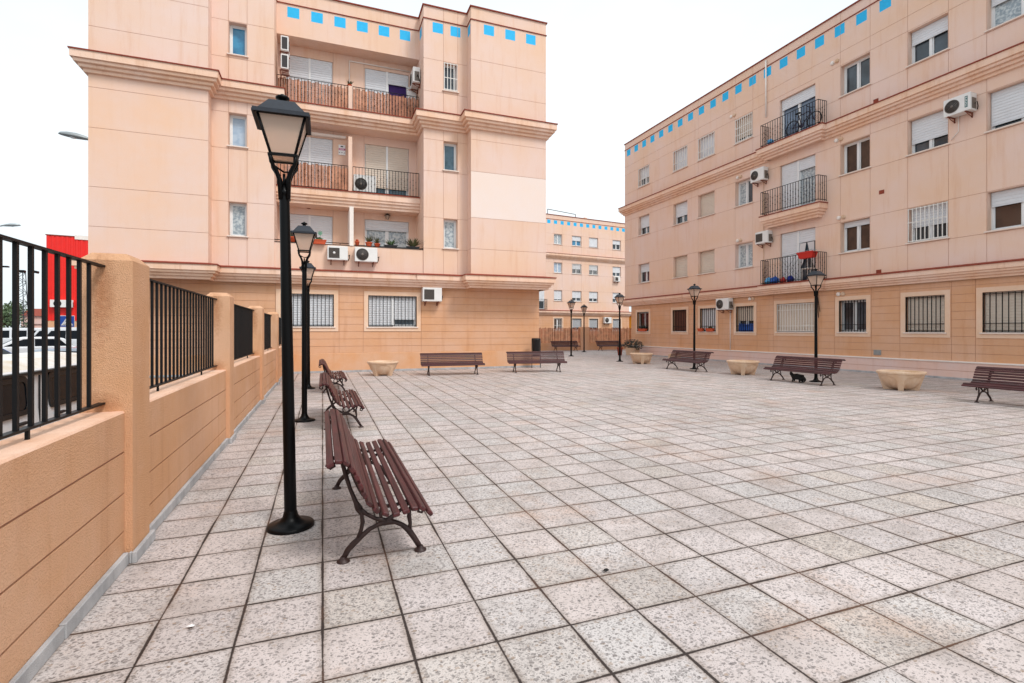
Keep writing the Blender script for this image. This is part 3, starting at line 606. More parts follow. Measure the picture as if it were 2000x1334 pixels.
for a,b in (((1.2,2,13.6),(1.2,2,15.2)),((5.0,2,13.6),(5.0,2,15.0)),((1.2,2,15.2),(5.0,2,15.0))): c.tube([a,b],.035,6)
c.build('roof_frame','iron',Cb)
# yellow house beyond
Yh=root('yellow_house',(38.5,56,0),0,'bright ochre yellow house wall seen in the gap beyond the far block','building')
w=MB(); wall(w,(0,0),(1,0),7,-1,3.4,holes=[(4.0,5.0,1.2,2.4,.15)]); wall(w,(7,0),(0,1),5,-1,3.4); wall(w,(0,5),(0,-1),5,-1,3.4); wall(w,(7,5),(-1,0),7,-1,3.4); w.build('wall','yellow',Yh)
w=MB(); w.box(-.2,7.2,-.2,5.2,3.4,3.6); w.build('roof','tile',Yh); W(Yh,4.0,5.0,1.2,2.4,0,.15)
# ------------------------------------------------------------- SETTING: ground, plaza
def gz(X,Y):
    t=min(1,max(0,(Y-14)/26)); return -.86+.66*t
mb=MB(); xs=[-600,-200,-80,-50,-30,-20,-12,-6,-1.55,8,16,30,60,200,600]; ys=[-60,-20,-5,5,10,14,18,22,26,30,34,38,42,60,90,200,700]
vs=[(x,y,gz(x,y)) for x in xs for y in ys]; ny=len(ys)
mb.add(vs,[(i*ny+j,(i+1)*ny+j,(i+1)*ny+j+1,i*ny+j+1) for i in range(len(xs)-1) for j in range(ny-1)],0,True)
tag(mb.build('street_ground','asph'),kind='structure')
mb=MB(); mb.quad((-1.45,-9,0),(34,-9,0),(34,35.6,0),(-1.45,35.6,0)); mb.quad((-1.45,-9,-1.2),(34,-9,-1.2),(34,-9,0),(-1.45,-9,0))
mb.quad((-1.45,35.6,-1.2),(34,35.6,-1.2),(34,35.6,0),(-1.45,35.6,0)); mb.quad((34,-9,-1.2),(34,35.6,-1.2),(34,35.6,0),(34,-9,0))
tag(mb.build('plaza_paving','paving'),kind='structure')
# ------------------------------------------------------------- boundary fence (left)
Fx=-1.235; Fb=-1.475; FP=[.13,4.06,7.84,11.85,15.75]; PW=.35
Fe=root('boundary_wall',(0,0,0),0,'orange rendered boundary wall with tall piers and black iron bar panels along the left edge','wall')
p=MB()
for i,y0 in enumerate(FP):
    p=MB(); xa,xb,ya,yb=Fb-.005,Fx+.045,y0,y0+PW; zt=2.035
    c=.05
    p.box(xa,xb,ya,yb,-.9,zt-.02)
    p.add([(xa,ya,zt-.02),(xb,ya,zt-.02),(xb,yb,zt-.02),(xa,yb,zt-.02),(xa+c,ya+c,zt+.03),(xb-c,ya+c,zt+.03),(xb-c,yb-c,zt+.03),(xa+c,yb-c,zt+.03)],[(0,1,5,4),(1,2,6,5),(2,3,7,6),(3,0,4,7),(4,5,6,7)])
    po=p.build('pier','fence',Fe)
    s=MB(); s.bbox(xb+.002,xb+.03,ya-.03,ya+PW/2-.002,0,.075,.004); s.bbox(xb+.002,xb+.03,ya+PW/2+.002,yb+.03,0,.075,.004); s.bbox(Fx+.031,xb,ya-.03,ya-.002,0,.075,.004); s.bbox(Fx+.031,xb,yb+.002,yb+.03,0,.075,.004); s.build('skirting','concrete',po)
spans=[(-9,.13)]+[(FP[i]+PW,FP[i+1]) for i in range(4)]+[(FP[4]+PW,19.56)]
for (a,b) in spans:
    w=MB(); wall(w,(Fx,a),(0,1),b-a,-.05,1.0,hg=[.215,.467,.74],gmi=1,gw=.014,gd=.012)
    w.quad((Fx,a,1.0),(Fx,b,1.0),(Fx-.008,b,1.012),(Fx-.008,a,1.012),2); w.quad((Fx-.008,a,1.012),(Fx-.008,b,1.012),(Fb+.008,b,1.012),(Fb+.008,a,1.012),2)
    w.quad((Fb+.008,a,1.012),(Fb+.008,b,1.012),(Fb,b,1.0),(Fb,a,1.0),2); w.quad((Fb,a,1.0),(Fb,b,1.0),(Fb,b,-1.0),(Fb,a,-1.0),0)
    wo=w.build('wall_panel',['fence','peachgap','fencecap'],Fe)
    s=MB(); n=int(round((b-a-.06)/.42)); q=(b-a-.06)/n
    for k in range(n):
        y=a+.03+k*q; j=random.uniform(-.003,.004); s.bbox(Fx+.002,Fx+.03+j,y+.003,y+q-.003,0,.078+j,.004)
    s.build('skirting','concrete',wo)
    r=MB(); X=-1.36
    r.box(X-.02,X+.02,a-.02,b+.02,1.965,1.978); r.box(X-.02,X+.02,a-.02,b+.02,1.062,1.075)
    n=int((b-a-.26)/.1335)+1; q=.1335
    for k in range(n):
        y=b-.195-q*k; r.box(X-.009,X+.009,y-.0105,y+.0105,1.075,1.965)
    for f in (.25,.75): y=a+(b-a)*f; r.box(X-.008,X+.008,y-.008,y+.008,1.01,1.062)
    r.build('iron_railing','iron',Fe)
# ------------------------------------------------------------- far fence with reed screens
RF=root('reed_fence',(0,34.9,0),0,'low wall with orange piers and brown reed screens closing the far plaza end','fence')
xs=[11.5,13.6,18.75,24.2,28.8]
w=MB(); wall(w,(11,0),(1,0),18.2,-.9,.58,hg=[.3],gmi=1); w.quad((11,0,.58),(29.2,0,.58),(29.2,.3,.58),(11,.3,.58)); w.build('low_wall',['orange','peachgap'],RF)
for x in xs:
    p=MB(); p.bbox(x,x+.75,-.12,.32,-.3,1.82,.03); p.build('pier','orange',RF)
for a,b in zip(xs[:-1],xs[1:]):
    r=MB(); x=a+.76
    while x<b-.01:
        ww=random.uniform(.05,.13); r.box(x,min(b,x+ww*.62),.05+random.uniform(0,.03),.09,.58,1.72+random.uniform(-.05,.06)); x+=ww
    r.build('reed_screen','reed',RF)
# ------------------------------------------------------------- benches
CV=[(-.115,.715),(-.075,.738),(-.04,.747),(0,.745),(.035,.715),(.07,.66),(.098,.596),(.123,.53),(.155,.463),(.205,.408),(.257,.386),(.31,.376),(.363,.384),(.422,.400),(.483,.399),(.54,.358),(.58,.315)]
def arc(pts,step,start):
    out=[];acc=0;nxt=start
    for a,b in zip(pts[:-1],pts[1:]):
        a=Vector(a);b=Vector(b);L=(b-a).length
        while acc+L>=nxt:
            out.append((a.lerp(b,(nxt-acc)/L),(b-a).normalized())); nxt+=step
        acc+=L
    return out
SM=arc(CV,.0612,.025)
def sl(k):
    p,t=SM[k]; n=Vector((t.y,-t.x)) ; c=p+n*.014; return (c.x,c.y,math.degrees(math.atan2(t.y,t.x)))
NS=len(SM); BP=[sl(k) for k in range(8)]; SP=[sl(k) for k in range(8,NS)]
SUP=[]
for (p,t) in arc(CV,.03,.0):
    n=Vector((t.y,-t.x)); q=p+n*.040; SUP.append((q.x,q.y))
def slatset(pts,L):
    mb=MB()
    for (u,z,an) in pts:
        a=R(180-an) if False else R(an)
        d=Vector((math.cos(a),0,math.sin(a))); n=Vector((-d.z,0,d.x)); 
        mat=Matrix(((d.x,0,n.x,u),(0,1,0,0),(d.z,0,n.z,z),(0,0,0,1)))
        mb.bbox(-.0225,.0225,-L/2,L/2,-.014,.014,.006,0,mat)
    return mb
def make_bench():
    rt=root('park_bench',(0,0,0))
    L=2.2
    slatset(BP,L).build('backrest','bench',rt); slatset(SP,L).build('seat','bench',rt)
    for sgn in (-1,1):
        y=sgn*.835; f=MB(); fl_=.9
        def T(p,r): f.tube([(a,y,b) for a,b in p],r,8,0,True,fl_)
        # supports under the slats
        T(SUP,[.013]*len(SUP))
        e=SUP[-1]; T([e,(e[0]-.02,e[1]-.03),(e[0]-.045,e[1]-.02),(e[0]-.04,e[1]+.005),(e[0]-.02,e[1]+.005)],.010)
        e=SUP[0]; T([e,(e[0]-.01,e[1]-.03),(e[0]+.015,e[1]-.05),(e[0]+.04,e[1]-.035),(e[0]+.03,e[1]-.012)],.010)
        T([(-.013,.69),(.015,.58),(.045,.48),(.08,.39),(.10,.345)],[.013,.015,.013,.016,.026])
        T([(.0,.02),(.03,.075),(.065,.11),(.111,.15),(.17,.195),(.23,.22),(.283,.232),(.34,.222),(.39,.195),(.433,.155),(.475,.09),(.515,.02)],[.018,.020,.022,.019,.016,.016,.026,.016,.017,.022,.020,.018])
        T([(.10,.345),(.118,.30),(.125,.25),(.115,.20),(.10,.15)],[.026,.013,.015,.013,.017])
        T([(.455,.335),(.44,.29),(.437,.25),(.445,.20),(.44,.16)],[.013,.013,.016,.013,.016])
        T([(.10,.34),(.15,.30),(.21,.262),(.283,.236),(.35,.28),(.41,.32),(.44,.345)],[.022,.014,.014,.022,.014,.013,.012])
        T([(.25,.24),(.24,.30),(.255,.345)],[.012,.011,.012]); T([(.31,.24),(.335,.29),(.325,.335)],[.012,.011,.012])
        for u in (0,.515):
            f.lathe([(0,.035),(.018,.035),(.026,.018),(.042,.010),(.044,0)],12,(u,y,0))
        f.build('leg_frame','cast',rt)
    return rt
bench0=make_bench()
def gpt(x,y): return (x,y,0)
benches=[ # mid of back feet (x,y), rotation, label
 ((.13,4.40),0,'nearest maroon slatted bench, beside the first lamp post at the left'),
 ((.06,9.24),0,'second maroon slatted bench in the left row, beside the second lamp post'),
 ((.02,14.10),0,'third and farthest maroon slatted bench in the left row, near the cream bowl'),
 ((4.28,17.52),R(-95.5),'maroon slatted bench in front of the left block, between the cream bowl and its neighbour'),
 ((7.53,17.58),R(-101),'maroon slatted bench by the right corner of the left block, before the bin'),
 ((16.9,34.0),R(-90),'far maroon slatted bench at the reed fence, left one of two'),
 ((20.45,33.6),R(-90),'far maroon slatted bench at the reed fence, right one of two'),
 ((13.47,16.0),pi,'maroon slatted bench in the right row between two cream bowls, farthest of three'),
 ((13.52,11.0),pi,'maroon slatted bench in the right row with a black cat beneath it'),
 ((13.66,5.82),pi,'maroon slatted bench cut by the right edge of the view')]
for i,((x,y),rz,lb) in enumerate(benches):
    b=bench0 if i==0 else copy_tree(bench0)
    b.location=(x,y,0); b.rotation_euler.z=rz; tag(b,lb,'bench','maroon slatted benches round the plaza')
# ------------------------------------------------------------- lamps
def make_lamp():
    rt=root('street_lamp',(0,0,0))
    b=MB(); b.lathe([(.175,0),(.175,.018),(.165,.028),(.12,.034),(.08,.055),(.058,.085),(.050,.12),(.046,.13)],36); b.build('base_flange','lampblk',rt)
    p=MB(); p.lathe([(.046,.10),(.044,1.0),(.040,2.0),(.037,2.60),(.037,2.62),(.042,2.625),(.042,2.65),(.036,2.66),(.032,2.70),(0,2.70)],24); p.build('pole','lampblk',rt)
    f=MB()
    zb,ztp=2.93,3.255; rb,rt_=.085,.165
    for sx in (-1,1):
        for sy in (-1,1):
            f.tube([(sx*rb,sy*rb,zb),(sx*rt_,sy*rt_,ztp)],.011,6)
            f.tube([(sx*.024,sy*.024,2.58),(sx*.030,sy*.030,2.74),(sx*.052,sy*.052,2.81),(sx*.085,sy*.085,2.87),(sx*.090,sy*.090,2.94)],[.020,.021,.017,.015,.018],6)
    for z,r,h in ((zb,rb+.012,.022),(ztp,rt_+.012,.02)):
        for a,bx in ((0,1),(1,0)):
            for s in (-1,1):
                if a==0: f.box(-r,r,s*r-.010,s*r+.010,z-h/2,z+h/2)
                else: f.box(s*r-.0099,s*r+.0099,-r,r,z-h/2+.001,z+h/2-.001)
    f.tube([(0,0,2.68),(0,0,2.80)],.012,6); f.tube([(-.06,-.06,2.84),(.0,.0,2.815),(.06,.06,2.84)],.008,6)
    f.build('lantern_frame','lampblk',rt)
    g=MB(); q=.0
    c0=[(-rb,-rb,zb),(rb,-rb,zb),(rb,rb,zb),(-rb,rb,zb)]; c1=[(-rt_,-rt_,ztp),(rt_,-rt_,ztp),(rt_,rt_,ztp),(-rt_,rt_,ztp)]
    vs=c0+c1; fs=[(i,(i+1)%4,4+(i+1)%4,4+i) for i in range(4)]; g.add(vs,fs)
    k=.975; g.add([(v[0]*k,v[1]*k,v[2]) for v in vs],[tuple(reversed(f_)) for f_ in fs]); g.build('lantern_glass','lampglass',rt)
    bl=MB(); bl.lathe([(0,3.22),(.03,3.22),(.032,3.16),(.03,3.10),(.0,3.075)],12); bl.build('bulb','curtain',rt)
    r=MB(); e=.197
    r.box(-e,e,-e,e,3.268,3.284); 
    for s in (-1,1): r.box(s*e-.006,s*e+.006,-e,e,3.248,3.268); r.box(-e+.006,e-.006,s*e-.006,s*e+.006,3.248,3.268)
    a,b2=.172,.092
    r.add([(-a,-a,3.284),(a,-a,3.284),(a,a,3.284),(-a,a,3.284),(-b2,-b2,3.41),(b2,-b2,3.41),(b2,b2,3.41),(-b2,b2,3.41),(-.05,-.05,3.425),(.05,-.05,3.425),(.05,.05,3.425),(-.05,.05,3.425)],[(0,1,5,4),(1,2,6,5),(2,3,7,6),(3,0,4,7),(4,5,9,8),(5,6,10,9),(6,7,11,10),(7,4,8,11)])
    ro=r.build('lantern_roof','lamproof',rt)
    n=MB(); n.lathe([(.04,3.42),(.028,3.43),(.028,3.452),(.050,3.462),(.052,3.478),(.034,3.492),(.014,3.498),(.014,3.506),(0,3.512)],16); fi=n.build('finial','lampblk',ro)
    for o in ALL(rt)+[fi]:
        for v in o.data.vertices:
            z=v.co.z
            if z>2.93: v.co.z=z-.03-(z-2.93)*.13
            elif z>2.5: v.co.z=z-.03*(z-2.5)/.43
    return rt
lamp0=make_lamp()
lamps=[((-.235,4.35),'nearest tall black lamp post, standing beside the nearest bench'),((-.29,9.34),'second black lamp post in the left row, beside the second bench'),((-.35,14.45),'third black lamp post in the left row, close to the left block'),
 ((13.87,16.31),'black lamp post behind the farther bench of the right row'),((13.88,11.01),'black lamp post behind the bench with the cat'),((13.78,21.55),'black lamp post at the far end of the right block, tallest-looking of three'),((13.9,27.02),'far black lamp post before the reed fence, left of the other two'),((17.44,31.9),'farthest black lamp post, middle of the three before the reed fence')]
for i,((x,y),lb) in enumerate(lamps):
    o=lamp0 if i==0 else copy_tree(lamp0)
    o.location=(x,y,0); o.rotation_euler.y=-R(1.0) if i==0 else -R(.25*(i%3)-.2)
    tag(o,lb,'lamp','black lantern lamp posts on the plaza')
# ------------------------------------------------------------- planters
def make_planter():
    rt=root('planter_bowl',(0,0,0)); mb=MB(); n=160; H=.47
    def Rf(z): return .372+(.50-.372)*(z/.42)
    def Rb(z):
        q=max(0,1-((.43-z)/.42)**2); return .08+.385*math.sqrt(q)
    zs=[0,.02,.05,.09,.13,.17,.21,.25,.29,.32,.345,.365,.38,.395,.41]
    vs=[]
    for z in zs:
        hw=35.5 if z<.22 else 35.5*math.sqrt(max(0,1-((z-.22)/.155)**2))
        for k in range(n):
            phi=(k*360/n)%90-45
            e=max(0,min(1,(hw-abs(phi))/3.2)); e=e*e*(3-2*e)
            r=Rf(z)*(1-e)+min(Rf(z)-.01,max(.05,Rb(z)))*e
            # ribs are straight walled
            a=R(k*360/n); vs.append((r*math.cos(a),r*math.sin(a),z))
    fs=[]
    for i in range(len(zs)-1):
        for k in range(n): l=(k+1)%n; fs.append((i*n+k,i*n+l,(i+1)*n+l,(i+1)*n+k))
    mb.add(vs,fs,0,True)
    mb.lathe([(Rf(.41),.41),(.525,.425),(.53,.44),(.53,.475),(.52,.485),(.465,.485),(.455,.475),(.44,.42)],n)
    mb.build('bowl','planter',rt)
    s=MB(); s.lathe([(.45,.43),(.3,.445),(.12,.44),(0,.45)],24); s.build('soil','soil',rt)
    return rt
pl0=make_planter()
for i,((x,y),rz,lb) in enumerate([((1.95,17.85),R(38.8),'cream stone planter bowl in front of the left block'),((14.15,8.8),R(31.9),'cream stone planter bowl nearest the right edge, between two benches'),((13.8,13.75),R(44.9),'cream stone planter bowl in the middle of the right row'),((13.85,19.85),R(62),'cream stone planter bowl at the far end of the right row')]):
    o=pl0 if i==0 else copy_tree(pl0)
    o.location=(x,y,0); o.rotation_euler.z=rz; tag(o,lb,'planter','cream stone planter bowls')
# ------------------------------------------------------------- air conditioners (front faces local -y)
def ac(x,y,z,rz,label,w=.80,h=.55,d=.30,style='round',brackets=True,badge=None,side=False):
    rt=root('air_conditioner',(x,y,z),rz,label,'air conditioner','outdoor air conditioning units on the blocks')
    c=MB(); c.bbox(-w/2,w/2,-d,0,0,h,.012)
    c.box(w*.16,w/2-.015,-d-.004,-d,.02,h-.02)
    c.build('casing','acw',rt)
    fx=-w*.17; r=min(h,w*.62)*.42
    f=MB()
    if style=='round':
        rot=Matrix.Rotation(pi/2,3,'X')
        f.lathe([(0,.006),(r,.006),(r,.0)],28,(fx,-d,h/2),rot=rot)
        for k in range(1,6): q=r*k/5.5; f.lathe([(q-.004,.012),(q+.004,.012),(q+.004,.006)],28,(fx,-d,h/2),1,rot)
        f.lathe([(r+.012,.004),(r+.012,.014),(r,.014),(r,.004)],28,(fx,-d,h/2),1,rot)
        f.lathe([(0,.016),(r*.22,.016),(r*.22,.008)],16,(fx,-d,h/2),1,rot)
    elif style=='louvre':
        f.box(fx-r,fx+r,-d-.006,-d,h/2-r,h/2+r,0)
        for k in range(11): z_=h/2-r+2*r*(k+.5)/11; f.box(fx-r,fx+r,-d-.018,-d-.006,z_-.006,z_+.006,1)
        if badge=='disc': f.lathe([(0,.024),(r*.24,.024),(r*.24,.008)],16,(fx,-d,h/2),2,Matrix.Rotation(pi/2,3,'X'))
    f.build('fan_grille',['acdark','acgrey','acw'],rt)
    s=MB(); s.bbox(w/2-.002,w/2+.012,-d*.8,-d*.15,.05,h*.7,.004); s.tube([(w/2+.02,-d*.45,h*.35),(w/2+.07,-d*.4,h*.45),(w/2+.06,-d*.2,h*.2),(w/2+.02,-.02,h*.05)],.014,6,1); s.build('valve_cover',['acgrey','iron'],rt)
    if badge=='teal':
        t=MB(); t.box(w*.30,w*.40,-d-.008,-d-.004,.10,h-.10); to=t.build('badge','teal',rt)
        t=MB()
        for k,sh in enumerate('OCCSHI'):
            z0=.13+k*(h-.26)/5.6; t.box(w*.325,w*.375,-d-.011,-d-.008,z0,z0+.012); t.box(w*.325,w*.338,-d-.011,-d-.008,z0+.012,z0+.035); 
            if k%2: t.box(w*.362,w*.375,-d-.011,-d-.008,z0+.012,z0+.035)
        t.build('badge_lettering','signw',to)
    if side:
        s=MB(); s.box(-w/2-.008,-w/2-.001,-d+.04,-.04,.05,h-.05); s.build('side_panel','acdark',rt)
    if brackets:
        for q in (-w*.32,w*.32):
            b=MB()
            b.box(q-.015,q+.015,-d-.02,.04,-.03,-.001); b.box(q-.015,q+.015,0,.04,-.16,-.03)
            b.tube([(q,-d+.02,-.03),(q,.02,-.15)],.012,6)
            b.build('bracket','rust',rt)
    return rt
Ya=19.6
ac(.51,Ya+yM+.05,4.08,0,'white unit with square taupe fan grille below the first floor balcony of the left block',.70,.50,.28,'louvre',badge='disc')
ac(1.50,Ya+yM+.05,4.06,0,'white unit with round fan under the aloe pots on the left block',.80,.52,.30,'round')
ac(3.96,Ya-.03,2.66,0,'white slatted unit just under the lower cornice of the left block, beside a ground window',.74,.53,.30,'louvre')
ac(1.55,Ya+yW-.25,6.9,0,'white unit with dark round fan standing behind the second floor railing of the left block',.85,.72,.32,'round',False)
ac(-1.40,Ya+.45,11.55,pi/2,'upper of two stacked units in the top left balcony',.60,.52,.26,'round',side=True)
ac(-1.40,Ya+.45,10.9,pi/2,'lower of two stacked units in the top left balcony',.60,.52,.26,'round',side=True)
ac(3.62,Ya+.8,11.35,-pi/2,'unit hanging high on the side wall of the top right balcony of the left block',.80,.60,.28,'round')
bX=18.8
ac(bX+yU-.03,9.83,8.26,-pi/2,'white unit with round fan and teal badge high on the right block',.72,.54,.32,'round',badge='teal')
ac(bX+yU-.03,17.55,8.3,-pi/2,'white unit with dark round fan left of the middle balcony door on the right block',.74,.58,.30,'round')
ac(bX+yU-.03,17.3,5.44,-pi/2,'white unit with square taupe grille beneath the middle balcony of the right block',.70,.54,.30,'louvre')
ac(bX-.03,19.72,2.56,-pi/2,'white unit above the ground floor flower window of the right block',.82,.56,.32,'round')
def onC(s,y): return (22.8+s*math.cos(angC)-y*math.sin(angC),49.75+s*math.sin(angC)+y*math.cos(angC))
q=onC(9.3,-.03); ac(q[0],q[1],7.2,angC,'small white unit beneath a window of the distant block',.8,.58,.3,'louvre')
q=onC(7.9,-.03); ac(q[0],q[1],2.35,angC,'white unit with round fan on the ground floor of the distant block',1.0,.7,.32,'round')
# ------------------------------------------------------------- pots and plants
def blades(n,L,wd,spread,seed,up=.6):
    rnd=random.Random(seed); mb=MB()
    for k in range(n):
        a=rnd.uniform(0,2*pi); t=rnd.uniform(.15,1)*spread; l=L*rnd.uniform(.6,1.1); d=Vector((math.cos(a)*t,math.sin(a)*t,up)).normalized(); sd=Vector((-math.sin(a),math.cos(a),0))*wd
        p0=Vector((math.cos(a)*.03,math.sin(a)*.03,0)); p1=p0+d*l*.55; p2=p0+d*l*.55+Vector((d.x*1.1,d.y*1.1,d.z*.75))*l*.45
        mb.add([p0-sd,p0+sd,p1+sd*.8,p1-sd*.8,p2],[(0,1,2,3),(3,2,4)])
    return mb
def leafball(n,r,seed,ls=.05,sq=1.0):
    rnd=random.Random(seed); mb=MB()
    for k in range(n):
        while 1:
            v=Vector([rnd.uniform(-1,1) for _ in range(3)])
            if .25<v.length<1: break
        c=Vector((v.x*r,v.y*r,v.z*r*sq)); e=Vector([rnd.uniform(-1,1) for _ in range(3)]).normalized(); f=e.orthogonal().normalized(); s=ls*rnd.uniform(.6,1.3)
        mb.add([c-e*s,c+f*s*.45,c+e*s,c-f*s*.45],[(0,1,2,3)])
    return mb
def pot(x,y,z,label,kind='box',w=.36,d=.16,h=.15,rz=0,plant=None,pm='terra',cat='plant pot',seed=1):
    rt=root('plant_pot',(x,y,z),rz,label,cat,'potted plants on the balconies and sills')
    mb=MB()
    if kind=='box':
        a,b=w/2,d/2; k=.82
        mb.add([(-a*k,-b*k,0),(a*k,-b*k,0),(a*k,b*k,0),(-a*k,b*k,0),(-a,-b,h),(a,-b,h),(a,b,h),(-a,b,h),(-a*.93,-b*.88,h-.02),(a*.93,-b*.88,h-.02),(a*.93,b*.88,h-.02),(-a*.93,b*.88,h-.02)],[(3,2,1,0),(0,1,5,4),(1,2,6,5),(2,3,7,6),(3,0,4,7),(4,5,9,8),(5,6,10,9),(6,7,11,10),(7,4,8,11),(8,9,10,11)])
        mb.box(-a-.008,a+.008,-b-.008,-b+.006,h-.03,h+.003); 
    else:
        mb.lathe([(0,0),(w*.33,0),(w*.45,h*.8),(w*.5,h*.82),(w*.5,h),(w*.44,h),(w*.42,h-.02),(0,h-.02)],18)
    mb.build('pot',pm,rt)
    if plant:
        t,n,L,m=plant
        if t=='blade': pm_=blades(n,L,.012,.8,seed)
        else: pm_=leafball(n,L,seed,.04)
        o=pm_.build('foliage',m,rt); o.location.z=h if t=='blade' else h+L*.5
        if kind=='box': o.scale=(max(1,w/.3),.8,1)
    return rt
yp=Ya+yM+.0
pot(-.12,yp-.06,4.64,'long terracotta box under the green pinwheel on the left block rail',w=.50,seed=3,plant=('ball',60,.06,'leaf'))
pot(-1.0,yp+.1,4.68,'terracotta pot behind the lamp at the left of the first floor rail','round',.26,.2,.18,plant=('ball',120,.12,'leaf2'))
pot(1.2,yp+.1,4.68,'small terracotta pot next to the white balcony divider','round',.17,.2,.16,plant=('ball',60,.05,'terra'))
pot(1.62,yp+.1,4.68,'terracotta pot with spiky aloe, left of the pair','round',.27,.2,.15,plant=('blade',60,.36,'leaf2'),seed=5)
pot(1.92,yp+.1,4.68,'smaller terracotta pot with aloe, right of the pair','round',.24,.2,.12,plant=('blade',40,.30,'leaf2'),seed=6)
pot(2.42,yp+.1,4.66,'long black trough with sparse green spikes in the middle of the rail',w=.5,h=.11,plant=('blade',46,.30,'leaf'),pm='bin',seed=8)
pot(3.25,yp+.1,4.66,'black trough crowded with a dense spiky aloe at the right end of the rail',w=.5,h=.1,plant=('blade',110,.42,'leaf2'),pm='bin',seed=9)
pot(.98,Ya+yB+.1,10.95,'little reddish plant on top of the balcony pillar','round',.18,.1,.08,plant=('blade',36,.22,'leaf2'),seed=4)
# sills of block B (ground)
def bsill(Yc,z,lab,w,plant,seed): return pot(bX-.05,Yc,z,lab,'box',w,.16,.16,-pi/2,plant,'terra','plant pot',seed)
bsill(26.75,1.485,'red clay flower box in the leftmost ground floor window of the right block',.85,('ball',160,.13,'leafd'),21)
bsill(21.55,1.485,'small clay box, left of two on the sill under the white unit',.34,None,22)
bsill(20.85,1.485,'wider clay box, right of two on the sill under the white unit',.52,('ball',60,.07,'leaf2'),23)
pot(18.05,26.8,.0,'beige stone trough with a dark bushy shrub at the corner of the right block','box',.9,.5,.46,-pi/2,('ball',700,.36,'leafd'),'planter','planter',31)
pot(17.2,26.9,.0,'small dark red pot beside the beige trough','round',.36,.3,.5,plant=('ball',100,.16,'leafd'),pm='tile',seed=32)
o=root('stone_block',(17.9,22.6,0),R(10),'low beige stone block on the paving before the right block','block'); s=MB(); s.bbox(-.28,.28,-.22,.22,0,.26,.03); s.box(-.22,.22,-.16,.16,.26,.275); s.build('slab','planter',o)
# star pinwheel
pw=root('toy_pinwheel',(-.08,yp+.12,4.7),0,'small green pinwheel flower on a stick above the terracotta box','pinwheel')
s=MB(); s.tube([(0,0,0),(0,0,.32)],.006,6); s.build('stick','leaf',pw)
s=MB()
for k in range(8):
    a=k*pi/4; s.add([(0,-.02,.36),(.10*math.cos(a),-.03,.36+.10*math.sin(a)),(.06*math.cos(a+.5),-.02,.36+.06*math.sin(a+.5))],[(0,1,2)]); s.add([(0,-.016,.36),(.10*math.cos(a),-.026,.36+.10*math.sin(a)),(.06*math.cos(a+.5),-.016,.36+.06*math.sin(a+.5))],[(2,1,0)])
s.build('petals',simple('green foil',hexc('0d8a5a'),.4),pw)
# boiler & wall lantern & plaque & alarm sign
bo=root('water_heater',(3.42,Ya+yW-.2,10.6),0,'white wall boiler at the right end of the top right balcony','boiler'); s=MB(); s.bbox(-.19,.19,-.15,.15,0,.72,.03); s.build('tank','acw',bo); s=MB(); s.tube([(0,0,.7),(0,0,.86),(-.22,-.05,.88)],.035,8); s.build('flue','acw',bo)
wl=root('wall_lantern',(2.46,Ya+yW-.02,6.22),0,'small dark wall lantern above the first floor door of the left block','lamp'); s=MB(); s.tube([(0,0,0),(0,-.1,.08),(0,-.15,.05)],.012,6); s.lathe([(.02,.05),(.12,-.01),(.12,-.03),(.09,-.03)],12,(0,-.15,0)); s.lathe([(.05,-.17),(.0,-.18)],10,(0,-.15,0)); 
for k in range(6): a=k*pi/3; s.tube([(.1*math.cos(a),-.15+.1*math.sin(a),-.03),(.05*math.cos(a),-.15+.05*math.sin(a),-.17)],.006,5)
s.build('frame','cast',wl); s=MB(); s.lathe([(.085,-.03),(.04,-.165)],10,(0,-.15,0)); s.build('glass','lampglass',wl)
pq=root('hexagon_plaque',(-.5,Ya+yW-.01,6.35),0,'dark red hexagonal ceramic plaque above the first floor shutter','plaque'); s=MB(); s.lathe([(0,.03),(.10,.03),(.115,.0)],6,rot=Matrix.Rotation(pi/2,3,'X'),smooth=False); s.build('plate','tile',pq); s=MB(); s.box(-.03,.03,-.036,-.03,-.05,.04); s.build('relief','terra',pq)
al=root('alarm_sign',(.72,Ya+yW-.012,8.66),0,'white alarm sign with a magenta band high on the left block wall','sign')
s=MB(); s.box(-.13,.13,-.01,.0,-.18,.22); s.build('board','signw',al); s=MB(); s.box(-.12,.12,-.014,-.0101,.01,.08); s.build('band','magenta',al)
s=MB(); s.box(-.05,.04,-.014,-.0101,.13,.18,0); s.build('camera_symbol','signk',al)
for q in (-.09,0,.09): s=MB(); s.box(q-.025,q+.02,-.014,-.0101,-.10,-.08,0); s.build('small_print','signk',al)
s=MB(); s.box(-.09,.08,-.018,-.0141,.035,.055,0); s.build('band_text','signw',al)
